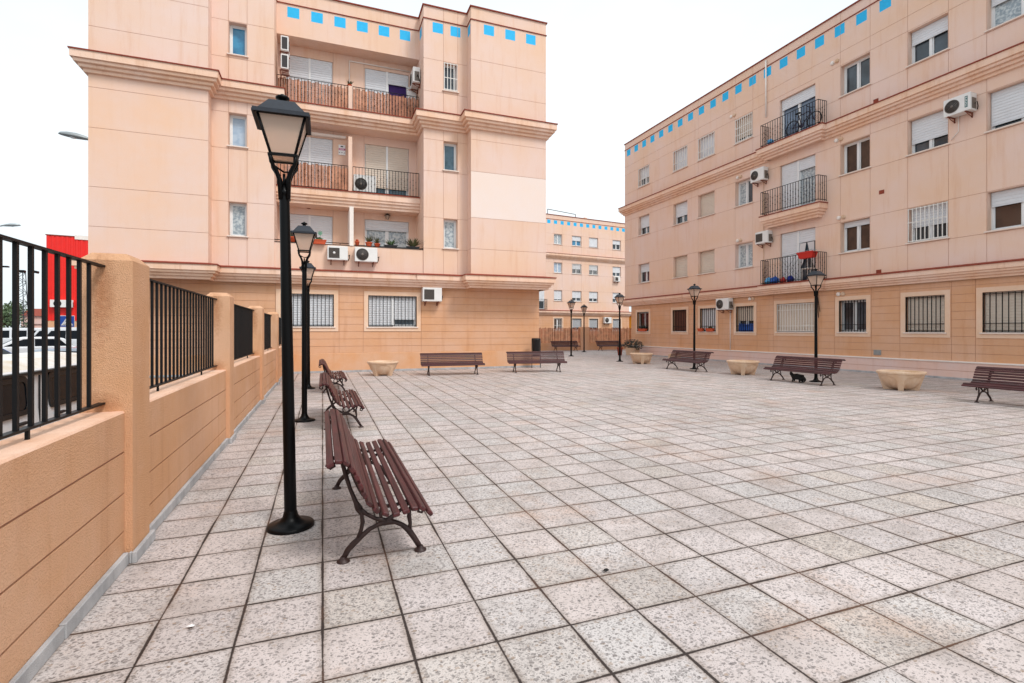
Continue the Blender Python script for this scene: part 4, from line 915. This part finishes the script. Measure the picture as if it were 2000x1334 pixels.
# ------------------------------------------------------------- bicycle on the top balcony of B
def bike(x,y,z,rz,label):
    rt=root('bicycle',(x,y,z),rz,label,'bicycle'); r=.31
    for cx in (-.5,.5):
        t=MB(); pts=[(cx+r*math.cos(2*pi*k/24),0,r+r*math.sin(2*pi*k/24)) for k in range(25)]; t.tube(pts,.02,6,cap=False)
        for k in range(10): a=2*pi*k/10; t.tube([(cx,0,r),(cx+r*math.cos(a),0,r+r*math.sin(a))],.003,3)
        t.build('wheel','tyre',rt)
    f=MB(); bb=(-.08,0,.28); se=(-.2,0,.72); hd=(.32,0,.74)
    for a,b in ((bb,se),(bb,(.34,0,.66)),(se,hd),(bb,(-.5,0,r)),((-.17,0,.62),(-.5,0,r)),(hd,(.5,0,r))): f.tube([a,b],.017,6)
    f.lathe([(.09,-.01),(.09,.01),(0,.01)],16,bb,rot=Matrix.Rotation(pi/2,3,'X')); f.build('frame',simple('dark violet bike paint',hexc('2c2440'),.4),rt)
    s=MB(); s.tube([(-.2,0,.72),(-.23,0,.83)],.013,6); s.bbox(-.36,-.12,-.06,.06,.82,.87,.02); s.build('saddle','tyre',rt)
    h=MB(); h.tube([(.32,0,.74),(.29,0,.9)],.014,6); h.tube([(.33,-.25,.93),(.29,-.1,.9),(.29,.1,.9),(.33,.25,.93)],.013,6); h.build('handlebar','tyre',rt)
    return rt
bike(bX-.36,15.2,9.68,-pi/2,'dark bicycle parked behind the top balcony railing of the right block')
# ------------------------------------------------------------- things on lower balcony of B
def bag(x,y,z,r,mat,label,seed,cat='bag'):
    rnd=random.Random(seed); bm=bmesh.new(); bmesh.ops.create_icosphere(bm,subdivisions=3,radius=1)
    for v in bm.verts:
        n=1+.18*math.sin(5*v.co.x+seed)*math.cos(4*v.co.y+seed)+.1*math.sin(9*v.co.z+seed*2); k=v.co.z
        v.co*=n; v.co.x*=r; v.co.y*=r*.7; v.co.z=v.co.z*r*.8+r*.62
        if v.co.z<0: v.co.z=0
        if v.co.z>r*1.15: v.co.x*=.55; v.co.y*=.55; v.co.z+=r*.15
    me=bpy.data.meshes.new('bag'); bm.to_mesh(me); bm.free(); me.materials.append(M[mat])
    for p in me.polygons: p.use_smooth=True
    o=bpy.data.objects.new('plastic_bag',me); COL.objects.link(o); o.location=(x,y,z); tag(o,label,cat,'bags and bottles on the balconies'); return o
bag(bX-.3,16.95,3.6,.19,'lblue','pale blue water bottle bag at the left end of the lowest balcony',1)
bag(bX-.3,16.62,3.6,.20,'blue','bright blue bag beside the pale one on the lowest balcony',2)
bag(bX-.3,16.22,3.6,.15,'redp','red bundle between the blue bags on the lowest balcony',3,'bundle')
bag(bX-.3,15.85,3.6,.17,'navy','navy blue bundle right of the red one on the lowest balcony',4,'bundle')
bag(bX-.3,16.85,9.72,.17,'lblue','pale blue bag at the left end of the top balcony',5)
dr_=root('drying_rack',(bX-.35,15.7,3.58),-pi/2,'thin metal folding drying rack on the lowest balcony','drying rack'); s=MB()
for yy_ in (-.12,.12):
    s.tube([(-.55,yy_,.05),(.35,yy_,1.2)],.008,5); s.tube([(.35,yy_,.05),(-.55,yy_,1.05)],.008,5); s.tube([(-.85,yy_,1.05),(1.0,yy_,1.22)],.008,5)
for k in range(9): q=-.85+k*.22; s.tube([(q,-.12,1.05+(q+.85)*.092),(q,.12,1.05+(q+.85)*.092)],.005,4)
s.build('frame','galv',dr_)
tb=root('red_tub',(bX-.42,14.95,4.46),-pi/2,'red plastic trough hooked on the lowest balcony rail','tub'); s=MB(); s.add([(-.28,-.12,.0),(.28,-.12,0),(.28,.1,0),(-.28,.1,0),(-.36,-.17,.24),(.36,-.17,.24),(.36,.14,.24),(-.36,.14,.24)],[(3,2,1,0),(0,1,5,4),(1,2,6,5),(2,3,7,6),(3,0,4,7)]); s.box(-.37,.37,-.19,-.16,.22,.26); s.build('basin','redp',tb)
st=root('white_chair',(bX-.3,15.0,3.6),-pi/2,'white metal chair frame behind the lowest balcony rail','chair'); s=MB()
for a in (-.18,.18):
    s.tube([(a,-.15,0),(a,-.15,.45)],.012,6); s.tube([(a,.15,0),(a,.15,.95)],.012,6)
s.build('legs','ledge',st); s=MB(); s.bbox(-.2,.2,-.17,.17,.44,.47,.01); s.build('seat','ledge',st); s=MB()
for k in range(5): s.tube([(-.18+.09*k,.15,.5),(-.18+.09*k,.15,.93)],.007,5)
s.tube([(-.18,.15,.94),(.18,.15,.94)],.012,6); s.build('backrest','ledge',st)
# curtain in lower door, blue goods in ground window
s=MB(); s.add([(12.95,yU+.105,5.2),(13.25,yU+.105,5.2),(13.1,yU+.105,4.4),(12.95,yU+.105,4.1)],[(0,1,2,3)]); s.add([(13.3,yU+.105,5.2),(13.62,yU+.105,5.2),(13.62,yU+.105,4.2),(13.5,yU+.105,4.4)],[(0,1,2,3)]); s.build('curtain','curtain',dd)
for k in range(8):
    a=28.65-(9.62+.118*k); s=MB()
    s.lathe([(0,0),(.05,0),(.052,.02),(.052,.27),(.04,.33),(.018,.37),(.018,.40),(0,.40)],12)
    o=s.build('water_bottle','blue'); o.location=(bX+.10,a,1.485); tag(o,'blue water bottle in a row behind the bars of a right block window','bottle','blue bottles lined up in the window')
# ------------------------------------------------------------- litter bin, cat, litter
bn=root('litter_bin',(8.22,19.1,0),0,'slim black litter bin at the right corner of the left block','bin'); s=MB(); s.lathe([(0,.50),(.15,.50),(.17,1.14),(.185,1.16),(.18,1.22),(.165,1.19),(.15,.8)],18,smooth=True); s.build('bucket','bin',bn); s=MB()
for q in (-.19,.19): s.tube([(q,0,0),(q,0,1.2)],.016,8)
s.build('posts','bin',bn)
def make_cat(x,y,rz):
    me=bpy.data.meshes.new('cat')
    V=[(0,0,.16),(.09,0,.17),(.17,0,.165),(.215,0,.20),(.25,0,.245),(.285,0,.25),  # 0-5 spine to head
       (-.09,0,.15),(-.16,0,.12),(-.19,.03,.06),(-.15,.08,.025),(-.05,.10,.02),   # tail
       (.17,.04,.10),(.175,.045,.03),(.20,.045,.015),(.17,-.04,.10),(.175,-.045,.03),(.20,-.045,.015),
       (-.08,.06,.09),(-.03,.07,.05),(-.07,.07,.02),(-.02,.07,.015),(-.08,-.06,.09),(-.03,-.07,.05),(-.07,-.07,.02),(-.02,-.07,.015),
       (.25,.03,.285),(.247,.034,.31),(.25,-.03,.285),(.247,-.034,.31)]
    Eg=[(0,1),(1,2),(2,3),(3,4),(4,5),(0,6),(6,7),(7,8),(8,9),(9,10),(2,11),(11,12),(12,13),(2,14),(14,15),(15,16),(6,17),(17,18),(18,19),(19,20),(6,21),(21,22),(22,23),(23,24),(4,25),(25,26),(4,27),(27,28)]
    rad=[.095,.085,.07,.045,.045,.022,.09,.055,.022,.018,.014,.028,.018,.02,.028,.018,.02,.05,.028,.022,.02,.05,.028,.022,.02,.017,.006,.017,.006]
    me.from_pydata(V,Eg,[]); o=bpy.data.objects.new('cat',me); COL.objects.link(o); me.materials.append(M['black_fur'])
    md=o.modifiers.new('s','SKIN'); md.use_smooth_shade=True
    for i,sv in enumerate(me.skin_vertices[0].data): sv.radius=(rad[i],rad[i]); sv.use_root=(i==0)
    sd=o.modifiers.new('d','SUBSURF'); sd.levels=2; sd.render_levels=2
    o.location=(x,y,0); o.rotation_euler.z=rz; tag(o,'black cat crouching under the bench in the right row, facing left','cat'); return o
make_cat(13.25,11.05,R(100))
def scrap(x,y,mat,lab,seed,s_=.03):
    rnd=random.Random(seed); mb=MB(); n=7
    mb.add([(s_*rnd.uniform(.6,1.3)*math.cos(2*pi*k/n),s_*rnd.uniform(.4,1.1)*math.sin(2*pi*k/n),.006+rnd.uniform(0,.012)) for k in range(n)]+[(0,0,.02)],[(k,(k+1)%n,n) for k in range(n)])
    o=mb.build('litter_scrap',mat); o.location=(x,y,0); tag(o,lab,'litter')
scrap(-.64,3.05,'signw','small white paper scrap on the tiles near the left wall',3,.022)
scrap(1.70,2.82,'iron','tiny dark curled leaf on the foreground tiles',5,.02)
# ------------------------------------------------------------- vehicles
def make_car(name,paint,lab,L=4.2,Wd=1.75,Hh=1.45,van=False,mirror=False):
    rt=root(name,(0,0,0),0,lab,'car','cars and vans parked beyond the wall')
    if van: st=[(-L/2,.35,.9,.0),(-L/2+.04,.3,1.0,.0)]; 
    # body side profile (x,z) lower body and greenhouse
    hw=Wd/2
    if van: lo=[(-L/2,.38),(-L/2+.02,1.0),(-L/2+.05,1.08),(L/2-1.1,1.12),(L/2-.25,.95),(L/2-.02,.75),(L/2,.38)]; gh=[(-L/2+.06,1.06),(-L/2+.12,Hh-.08),(-L/2+.3,Hh),(L/2-1.75,Hh),(L/2-1.5,Hh-.07),(L/2-.95,1.08)]
    else: lo=[(-L/2,.42),(-L/2+.02,.80),(-L/2+.15,.95),(-.9,.98),(.75,.96),(L/2-.35,.78),(L/2-.05,.62),(L/2,.38)]; gh=[(-L/2+.22,.94),(-L/2+.62,Hh-.10),(-L/2+.95,Hh),(.05,Hh),(.35,Hh-.05),(1.15,.93)]
    def extr(prof,w0,w1,z0,z1,mi,mb):
        def ww(z): t=(z-z0)/(z1-z0); t=max(0,min(1,t)); return w0+(w1-w0)*t
        n=len(prof); vs=[(x,-ww(z),z) for x,z in prof]+[(x,ww(z),z) for x,z in prof]
        fs=[tuple(range(n-1,-1,-1)),tuple(range(n,2*n))]+[(i,(i+1)%n,n+(i+1)%n,n+i) for i in range(n)]
        mb.add(vs,fs,mi)
    b=MB(); extr(lo+[(L/2-.1,.2),(-L/2+.1,.2)],hw*.93,hw,.2,.7,0,b); extr(gh,hw*.96,hw*(.86 if not van else .9),.95,Hh,0,b)
    bo=b.build('body',paint,rt)
    md=bo.modifiers.new('b','BEVEL'); md.width=.05; md.segments=3
    for sg in (-1,1):
        g=MB(); k=.97; 
        def wy(z): return sg*(hw*.96+(hw*(.86 if not van else .9)-hw*.96)*(z-.95)/(Hh-.95)+.006)
        if van: sets=[[(-L/2+.25,1.1),(-L/2+.3,Hh-.22),(-L/2+1.2,Hh-.22),(-L/2+1.2,1.1)],[(-L/2+1.35,1.1),(-L/2+1.35,Hh-.22),(-L/2+2.3,Hh-.22),(-L/2+2.3,1.1)],[(-L/2+2.45,1.1),(-L/2+2.45,Hh-.22),(L/2-1.6,Hh-.24),(L/2-1.15,1.1)]]
        else: sets=[[(-L/2+.5,1.0),(-L/2+.85,Hh-.12),(-.35,Hh-.1),(-.35,1.0)],[(-.28,1.0),(-.28,Hh-.1),(.1,Hh-.12),(.85,1.0)]]
        for p in sets: g.add([(x,wy(z),z) for x,z in p],[(0,1,2,3)])
        g.build('side_windows','carg',rt)
    g=MB()
    for (a,c,s) in ((gh[0],gh[1],-1),(gh[-1],gh[-2],1)):
        p=Vector((a[0],a[1])); q_=Vector((c[0],c[1])); p2=p+(q_-p)*.08; q2=p+(q_-p)*.92; y1=hw*.84; y2=hw*.76; e=.012*s
        g.add([(p2.x+e,-y1,p2.y+.01),(p2.x+e,y1,p2.y+.01),(q2.x+e,y2,q2.y+.01),(q2.x+e,-y2,q2.y+.01)],[(0,1,2,3)])
    g.build('windscreen','carg',rt)
    for x in (-L/2+.75,L/2-.8):
        for sg in (-1,1):
            t=MB(); rot=Matrix.Rotation(pi/2*(-sg) ,3,'X'); t.lathe([(.0,.0),(.31,0),(.33,.03),(.33,.17),(.31,.2)],24,(x,sg*(hw-.19),.32),rot=rot); wo=t.build('wheel','tyre',rt)
            t=MB(); t.lathe([(0,.215),(.06,.22),(.2,.205),(.2,.198)],20,(x,sg*(hw-.19),.32),rot=rot); t.build('rim','rim',wo)
    for sg in (-1,1):
        t=MB(); t.bbox(-L/2-.01,-L/2+.22,sg*hw*.96-(.16 if sg>0 else 0),sg*hw*.96+(.16 if sg<0 else 0),.78,.92,.02); t.build('tail_lamp','light',rt)
        t=MB(); t.bbox(L/2-.32,L/2-.02,sg*hw*.9-(.25 if sg>0 else 0),sg*hw*.9+(.25 if sg<0 else 0),.58,.72,.02); t.build('headlamp','hlight',rt)
    return rt
def place(o,x,y,rz,dz=0): o.location=(x,y,gz(x,y)+dz); o.rotation_euler.z=rz
c=make_car('parked_car','carw','white hatchback with a red tail lamp seen through the iron bars',4.4,1.8,1.5); place(c,-15.3,35.4,R(205))
c=make_car('parked_car','carb','blue car partly hidden behind the bars, left of the van roof'); place(c,-12.6,25.6,R(-20))
c=make_car('parked_car','cars','pale silver car with dark side windows in front of the crossing sign',4.3); place(c,-9.7,24.8,R(170))
for x,y,rz,l in ((-24.5,55,R(185),'white van at the left end of the far parked row'),(-20.3,52,R(175),'white van in the middle of the far parked row'),(-17.6,47,R(180),'white van at the right end of the far parked row, behind the sign post')):
    c=make_car('parked_van','carw',l,4.9,1.95,1.95,True); place(c,x,y,rz)
c=make_car('parked_car','cars','grey car in the far row between the white vans',4.3); place(c,-24.5,46,R(200))
# near van, side parallel to the wall
V=root('parked_van',(-3.75,0,-.86),0,'old white van parked right behind the iron bars, with an ochre stained roof','van')
ya,yb=6.2,11.6
b=MB()
prof=[(0,.35),(.0,1.0),(-.05,1.78),(-.10,1.84),(-.12,1.86),(-.35,1.98),(-.95,2.03),(-1.55,1.98),(-1.78,1.86),(-1.80,1.84),(-1.85,1.78),(-1.9,1.0),(-1.9,.35)]
n=len(prof)
vs=[(x,ya,z) for x,z in prof]+[(x,yb,z) for x,z in prof]
for i in range(n-1):
    b.add([vs[i],vs[i+1],vs[n+i+1],vs[n+i]],[(0,3,2,1)],1 if 4<=i<=7 else 0)
b.add(vs[:n],[tuple(range(n))]); b.add(vs[n:],[tuple(range(n-1,-1,-1))]); b.box(-1.9,0,ya,yb,.3,.35)
b.build('body',['carw','vanroof'],V)
g=MB(); g.box(-.10,.0,ya,yb,1.80,1.835); g.build('roof_gutter','rub',V)
def vy(z): return .006-(z-1.0)*.064
for (a,c_) in ((7.55,8.79),(9.34,10.45)):
    s=MB(); r_=.09; z0,z1=1.27,1.79
    def rr(a,c_,z0,z1,r_,off):
        pts=[]
        for (cy,cz,q) in ((c_-r_,z1-r_,0),(a+r_,z1-r_,90),(a+r_,z0+r_,180),(c_-r_,z0+r_,270)):
            for k in range(5): t=R(q+k*22.5); y=cy+r_*math.cos(t); z=cz+r_*math.sin(t); pts.append((vy(z)+off,y,z))
        return pts
    o1=rr(a,c_,z0,z1,r_,.02); i1=rr(a+.06,c_-.06,z0+.07,z1-.07,.09,.022); o2=rr(a,c_,z0,z1,r_,-.01)
    m=len(o1); s.add(o1+i1+o2,[(i,(i+1)%m,m+(i+1)%m,m+i) for i in range(m)]+[(i,(i+1)%m,2*m+(i+1)%m,2*m+i) for i in range(m)]); wo=s.build('side_window','rub',V)
    s=MB(); s.add(rr(a+.05,c_-.05,z0+.06,z1-.06,.09,.012),[tuple(range(m))]); s.build('glass','carg',wo)
for yh in (8.53,9.58): 
    h=MB(); h.bbox(.0,.05,yh-.11,yh+.13,1.15,1.19,.01); h.build('door_handle','rub',V)
h=MB()
for y in (9.06,10.75): h.box(-.02,.004,y-.004,y+.004,.45,1.78)
h.box(-.02,.005,ya,yb,.80,.81); h.build('door_gaps','rub',V)
for y in (7.1,10.9):
    for x in (-.15,-1.75): t=MB(); t.lathe([(0,0),(.31,0),(.33,.03),(.33,.17),(.31,.2),(0,.2)],24,(x,y,.33),rot=Matrix.Rotation(pi/2,3,'Y')); t.build('wheel','tyre',V)
# ------------------------------------------------------------- red building
Rb_=root('red_warehouse',(-38.6,95,-.2),R(8),'tall bright red warehouse beyond the car park','building')
w=MB(); 
n=60; Lr=34
for k in range(n):
    a=Lr*k/n; q=Lr/n
    w.quad((a,0,3.2),(a+q*.5,0,3.2),(a+q*.5,0,16),(a,0,16)); w.quad((a+q*.5,0,3.2),(a+q*.6,.06,3.2),(a+q*.6,.06,16),(a+q*.5,0,16)); w.quad((a+q*.6,.06,3.2),(a+q*.9,.06,3.2),(a+q*.9,.06,16),(a+q*.6,.06,16)); w.quad((a+q*.9,.06,3.2),(a+q,0,3.2),(a+q,0,16),(a+q*.9,.06,16))
w.quad((0,30,3.2),(0,0,3.2),(0,0,16),(0,30,16)); w.quad((Lr,0,0),(Lr,30,0),(Lr,30,16),(Lr,0,16)); w.quad((0,0,16),(Lr,0,16),(Lr,30,16),(0,30,16)); w.quad((0,30,-1),(Lr,30,-1),(Lr,30,16),(0,30,16))
w.build('wall','red',Rb_)
w=MB(); w.box(-.02,Lr,.1,30,-1,2.2); w.build('base_wall','pink',Rb_)
w=MB(); w.box(.0,Lr,.08,.4,2.2,3.2); w.build('base_band','orangelow',Rb_)
w=MB(); w.box(3.3,11.8,-.1,2,15.6,16.25); w.build('roof_flashing','ledge',Rb_)
w=MB(); w.box(-.1,Lr,-.06,.02,15.95,16.1); w.build('roof_coping','tile',Rb_)
q=(-38.6+1.6*math.cos(R(8))+.0,95+1.6*math.sin(R(8))-.1,5.0); ac(q[0]+.3,q[1],q[2],R(8),'wide white unit low on the red warehouse wall',2.6,1.1,.6,'round')
# far low house
fh=root('far_house',(-56,128,-.2),0,'distant low greyish pink house on the skyline behind the mast','building'); w=MB(); wall(w,(0,0),(1,0),12,0,4.6,holes=[(2,3.4,1.4,3,.2),(7,8.4,1.4,3,.2)]); w.box(0,12,.25,8,0,4.59); w.build('wall','pink',fh); w=MB(); w.add([(-.4,-.4,4.6),(12.4,-.4,4.6),(12.4,8.4,4.6),(-.4,8.4,4.6),(-.4,4,6.2),(12.4,4,6.2)],[(0,1,5,4),(2,3,4,5),(0,4,3),(1,2,5)]); w.build('roof','tile',fh)
# ------------------------------------------------------------- mast, road lamps, sign, trees
ms=root('lattice_mast',(-33.2,75.8,-.2),0,'slender grey lattice mast with floodlights left of the red warehouse','mast')
s=MB(); N_=14; Hm=8.6
def mw(z): return .62-.3*z/Hm
for sx,sy in ((-1,-1),(1,-1),(1,1),(-1,1)): s.tube([(sx*mw(0),sy*mw(0),0),(sx*mw(Hm),sy*mw(Hm),Hm)],.045,5)
for k in range(N_):
    z0=Hm*k/N_; z1=Hm*(k+1)/N_; a,b_=mw(z0),mw(z1); f_=1 if k%2 else -1
    s.tube([(-f_*a,-a,z0),(f_*b_,-b_,z1)],.028,4); s.tube([(a,-f_*a,z0),(b_,f_*b_,z1)],.028,4); s.tube([(-f_*a,a,z0),(f_*b_,b_,z1)],.028,4); s.tube([(-a,-f_*a,z0),(-b_,f_*b_,z1)],.028,4)
s.build('lattice',simple('mast steel',hexc('4a4e54'),.6,.3),ms)
s=MB(); s.bbox(-.9,-.1,-.5,.1,Hm,Hm+.3,.05,0,Matrix.Rotation(R(12),4,'Y')); s.bbox(.0,.5,-.4,.1,Hm-.1,Hm+.2,.05); s.box(-2.1,-1.0,-.4,0,Hm+.45,Hm+.62); s.build('floodlights','iron',ms)
def cobra(x,y,z0,H_,arm,dirx,diry,lab):
    rt=root('road_lamp',(x,y,z0),0,lab,'lamp','cobra head road lamps'); s=MB()
    s.tube([(0,0,0),(0,0,H_*.85),(dirx*arm*.25,diry*arm*.25,H_*.96),(dirx*arm,diry*arm,H_)],[.09,.07,.05,.035],8); s.build('pole','galv',rt)
    s=MB(); an=math.atan2(diry,dirx); T_=Matrix.Translation((dirx*arm,diry*arm,H_))@Matrix.Rotation(an,4,'Z')@Matrix.Rotation(-R(6),4,'Y')
    xs_=[(-.1,.05,.05),(0,.07,.07),(.2,.13,.12),(.45,.18,.16),(.75,.17,.14),(.95,.11,.09),(1.02,.03,.03)]
    vs=[];n=12
    for (u,wd,h) in xs_:
        for k in range(n): q=2*pi*k/n; zz=math.sin(q)*h; vs.append(T_@Vector((u,math.cos(q)*wd,zz if zz>0 else zz*.35)))
    fs=[(i*n+k,i*n+(k+1)%n,(i+1)*n+(k+1)%n,(i+1)*n+k) for i in range(len(xs_)-1) for k in range(n)]
    s.add(vs,fs,0,True); s.build('lamp_head','galv',rt)
    s=MB(); s.lathe([(.1,.0),(.09,-.05),(0,-.07)],14,T_@Vector((.55,0,-.02))); s.build('diffuser','hlight',rt); return rt
cobra(-7.5,24.9,gz(-8,25),9.75,1.2,-1,-.03,'road lamp head reaching out from behind the left block')
cobra(-23.6,46.5,gz(-24,46),9.2,2.2,1,.02,'road lamp with its arm entering from the left edge above the bars')
sg=root('crossing_sign',(-11.25,29.6,gz(-11,30)),R(18),'blue and white pedestrian crossing sign on a grey green post','sign')
s=MB(); s.tube([(0,.03,0),(0,.03,2.65)],.04,8); s.build('post','green',sg)
Z0=2.42; s=MB(); s.bbox(-.27,.27,-.02,.01,Z0-.27,Z0+.27,.01); s.build('border','signw',sg)
s=MB(); s.box(-.25,.25,-.024,-.021,Z0-.25,Z0+.25); s.build('face','signb',sg)
s=MB(); s.add([(-.22,-.027,Z0-.19),(.22,-.027,Z0-.19),(0,-.027,Z0+.21)],[(0,1,2)]); s.build('triangle','signw',sg)
s=MB(); y_=-.03
def bar(a,b_,r_=.016): s.tube([(a[0],y_,Z0+a[1]),(b_[0],y_,Z0+b_[1])],r_,5)
s.lathe([(0,.003),(.024,.003),(.024,0)],10,(.005,y_,Z0+.10),rot=Matrix.Rotation(pi/2,3,'X')); bar((0,.07),(0,-.02),.024); bar((0,-.02),(.06,-.15)); bar((0,-.02),(-.05,-.15)); bar((0,.06),(.06,.0),.011); bar((0,.06),(-.06,.0),.011)
for q in (-.13,-.09,.1,.14): bar((q,-.17),(q+.01,-.13),.009)
s.build('walking_figure','signk',sg)
def tree(x,y,r,h,seed,lab):
    rt=root('leafy_tree',(x,y,-.2),0,lab,'tree','trees on the skyline'); s=MB(); s.tube([(0,0,0),(.1,0,h*.4),(0,.1,h*.7)],[.22,.15,.08],8)
    rnd=random.Random(seed)
    for k in range(6): a=rnd.uniform(0,6.3); s.tube([(0,0,h*.45),(math.cos(a)*r*.6,math.sin(a)*r*.6,h*rnd.uniform(.6,.85))],[.08,.03],5)
    s.build('trunk','wood',rt)
    m=MB()
    for k in range(16):
        a=rnd.uniform(0,6.3); q=r*rnd.uniform(0,.75); c=Vector((math.cos(a)*q,math.sin(a)*q,h*rnd.uniform(.45,.95))); lb=leafball(200,r*rnd.uniform(.3,.45),seed*50+k,.18)
        m.add([Vector(v)+c for v in lb.v],lb.f)
    m.build('crown',simple('tree leaves %d'%seed,hexc('566b4a'),.7,0,.4,1),rt)
tree(-44,95.5,3.4,5.4,1,'green bushy tree on the skyline at the left edge behind the bars')
tree(-49,97,3.2,4.6,2,'second green tree further left, mostly outside the view')
# ------------------------------------------------------------- camera, world, sun
cam=bpy.data.cameras.new('cam'); co=bpy.data.objects.new('camera',cam); COL.objects.link(co); sc.camera=co
F,VPx=987,630; th=math.atan((1000-VPx)/F)
co.location=(0,0,1.55); co.rotation_euler=(pi/2,0,-th)
cam.sensor_width=36; cam.lens=36*F/2000; cam.shift_y=-22/2000; cam.clip_end=3000; cam.clip_start=.05
wd=bpy.data.worlds.new('World'); sc.world=wd; wd.use_nodes=True; nt=wd.node_tree; bg=nt.nodes['Background']
sun_el,sun_az=R(52),R(200)
sky=nt.nodes.new('ShaderNodeTexSky'); sky.sky_type='NISHITA'; sky.sun_disc=False; sky.sun_elevation=sun_el; sky.sun_rotation=sun_az; sky.dust_density=4; sky.air_density=1.2
# overcast: thick cloud layer laid over the clear sky
tc=node(nt,'ShaderNodeTexCoord'); mp=node(nt,'ShaderNodeMapping'); mp.inputs['Scale'].default_value=(1,1,2.2); nt.links.new(tc.outputs['Generated'],mp.inputs['Vector'])
n=node(nt,'ShaderNodeTexNoise',i_Scale=1.6,i_Detail=5,i_Roughness=.5); nt.links.new(mp.outputs[0],n.inputs['Vector'])
cr=node(nt,'ShaderNodeValToRGB'); cr.color_ramp.elements[0].position=.3; cr.color_ramp.elements[0].color=(5.3,6.1,6.6,1); cr.color_ramp.elements[1].position=.7; cr.color_ramp.elements[1].color=(6.9,7.2,7.3,1)
nt.links.new(n.outputs['Fac'],cr.inputs['Fac'])
mx=node(nt,'ShaderNodeMix',data_type='RGBA'); mx.inputs[0].default_value=.9; nt.links.new(sky.outputs[0],mx.inputs[6]); nt.links.new(cr.outputs[0],mx.inputs[7])
nt.links.new(mx.outputs[2],bg.inputs['Color']); bg.inputs['Strength'].default_value=.12
sl=bpy.data.lights.new('sun','SUN'); sl.energy=1.5; sl.angle=R(14); sl.color=(1,.97,.93); so=bpy.data.objects.new('sun',sl); COL.objects.link(so)
# sun direction: behind the camera, slightly right
az=R(-62); d=Vector((math.cos(az)*math.cos(sun_el),math.sin(az)*math.cos(sun_el),math.sin(sun_el)))
so.rotation_euler=d.to_track_quat('Z','Y').to_euler(); sky.sun_rotation=math.atan2(d.x,d.y)
sc.view_settings.view_transform='Standard'; sc.view_settings.look='None'; sc.view_settings.exposure=.52; sc.view_settings.gamma=1
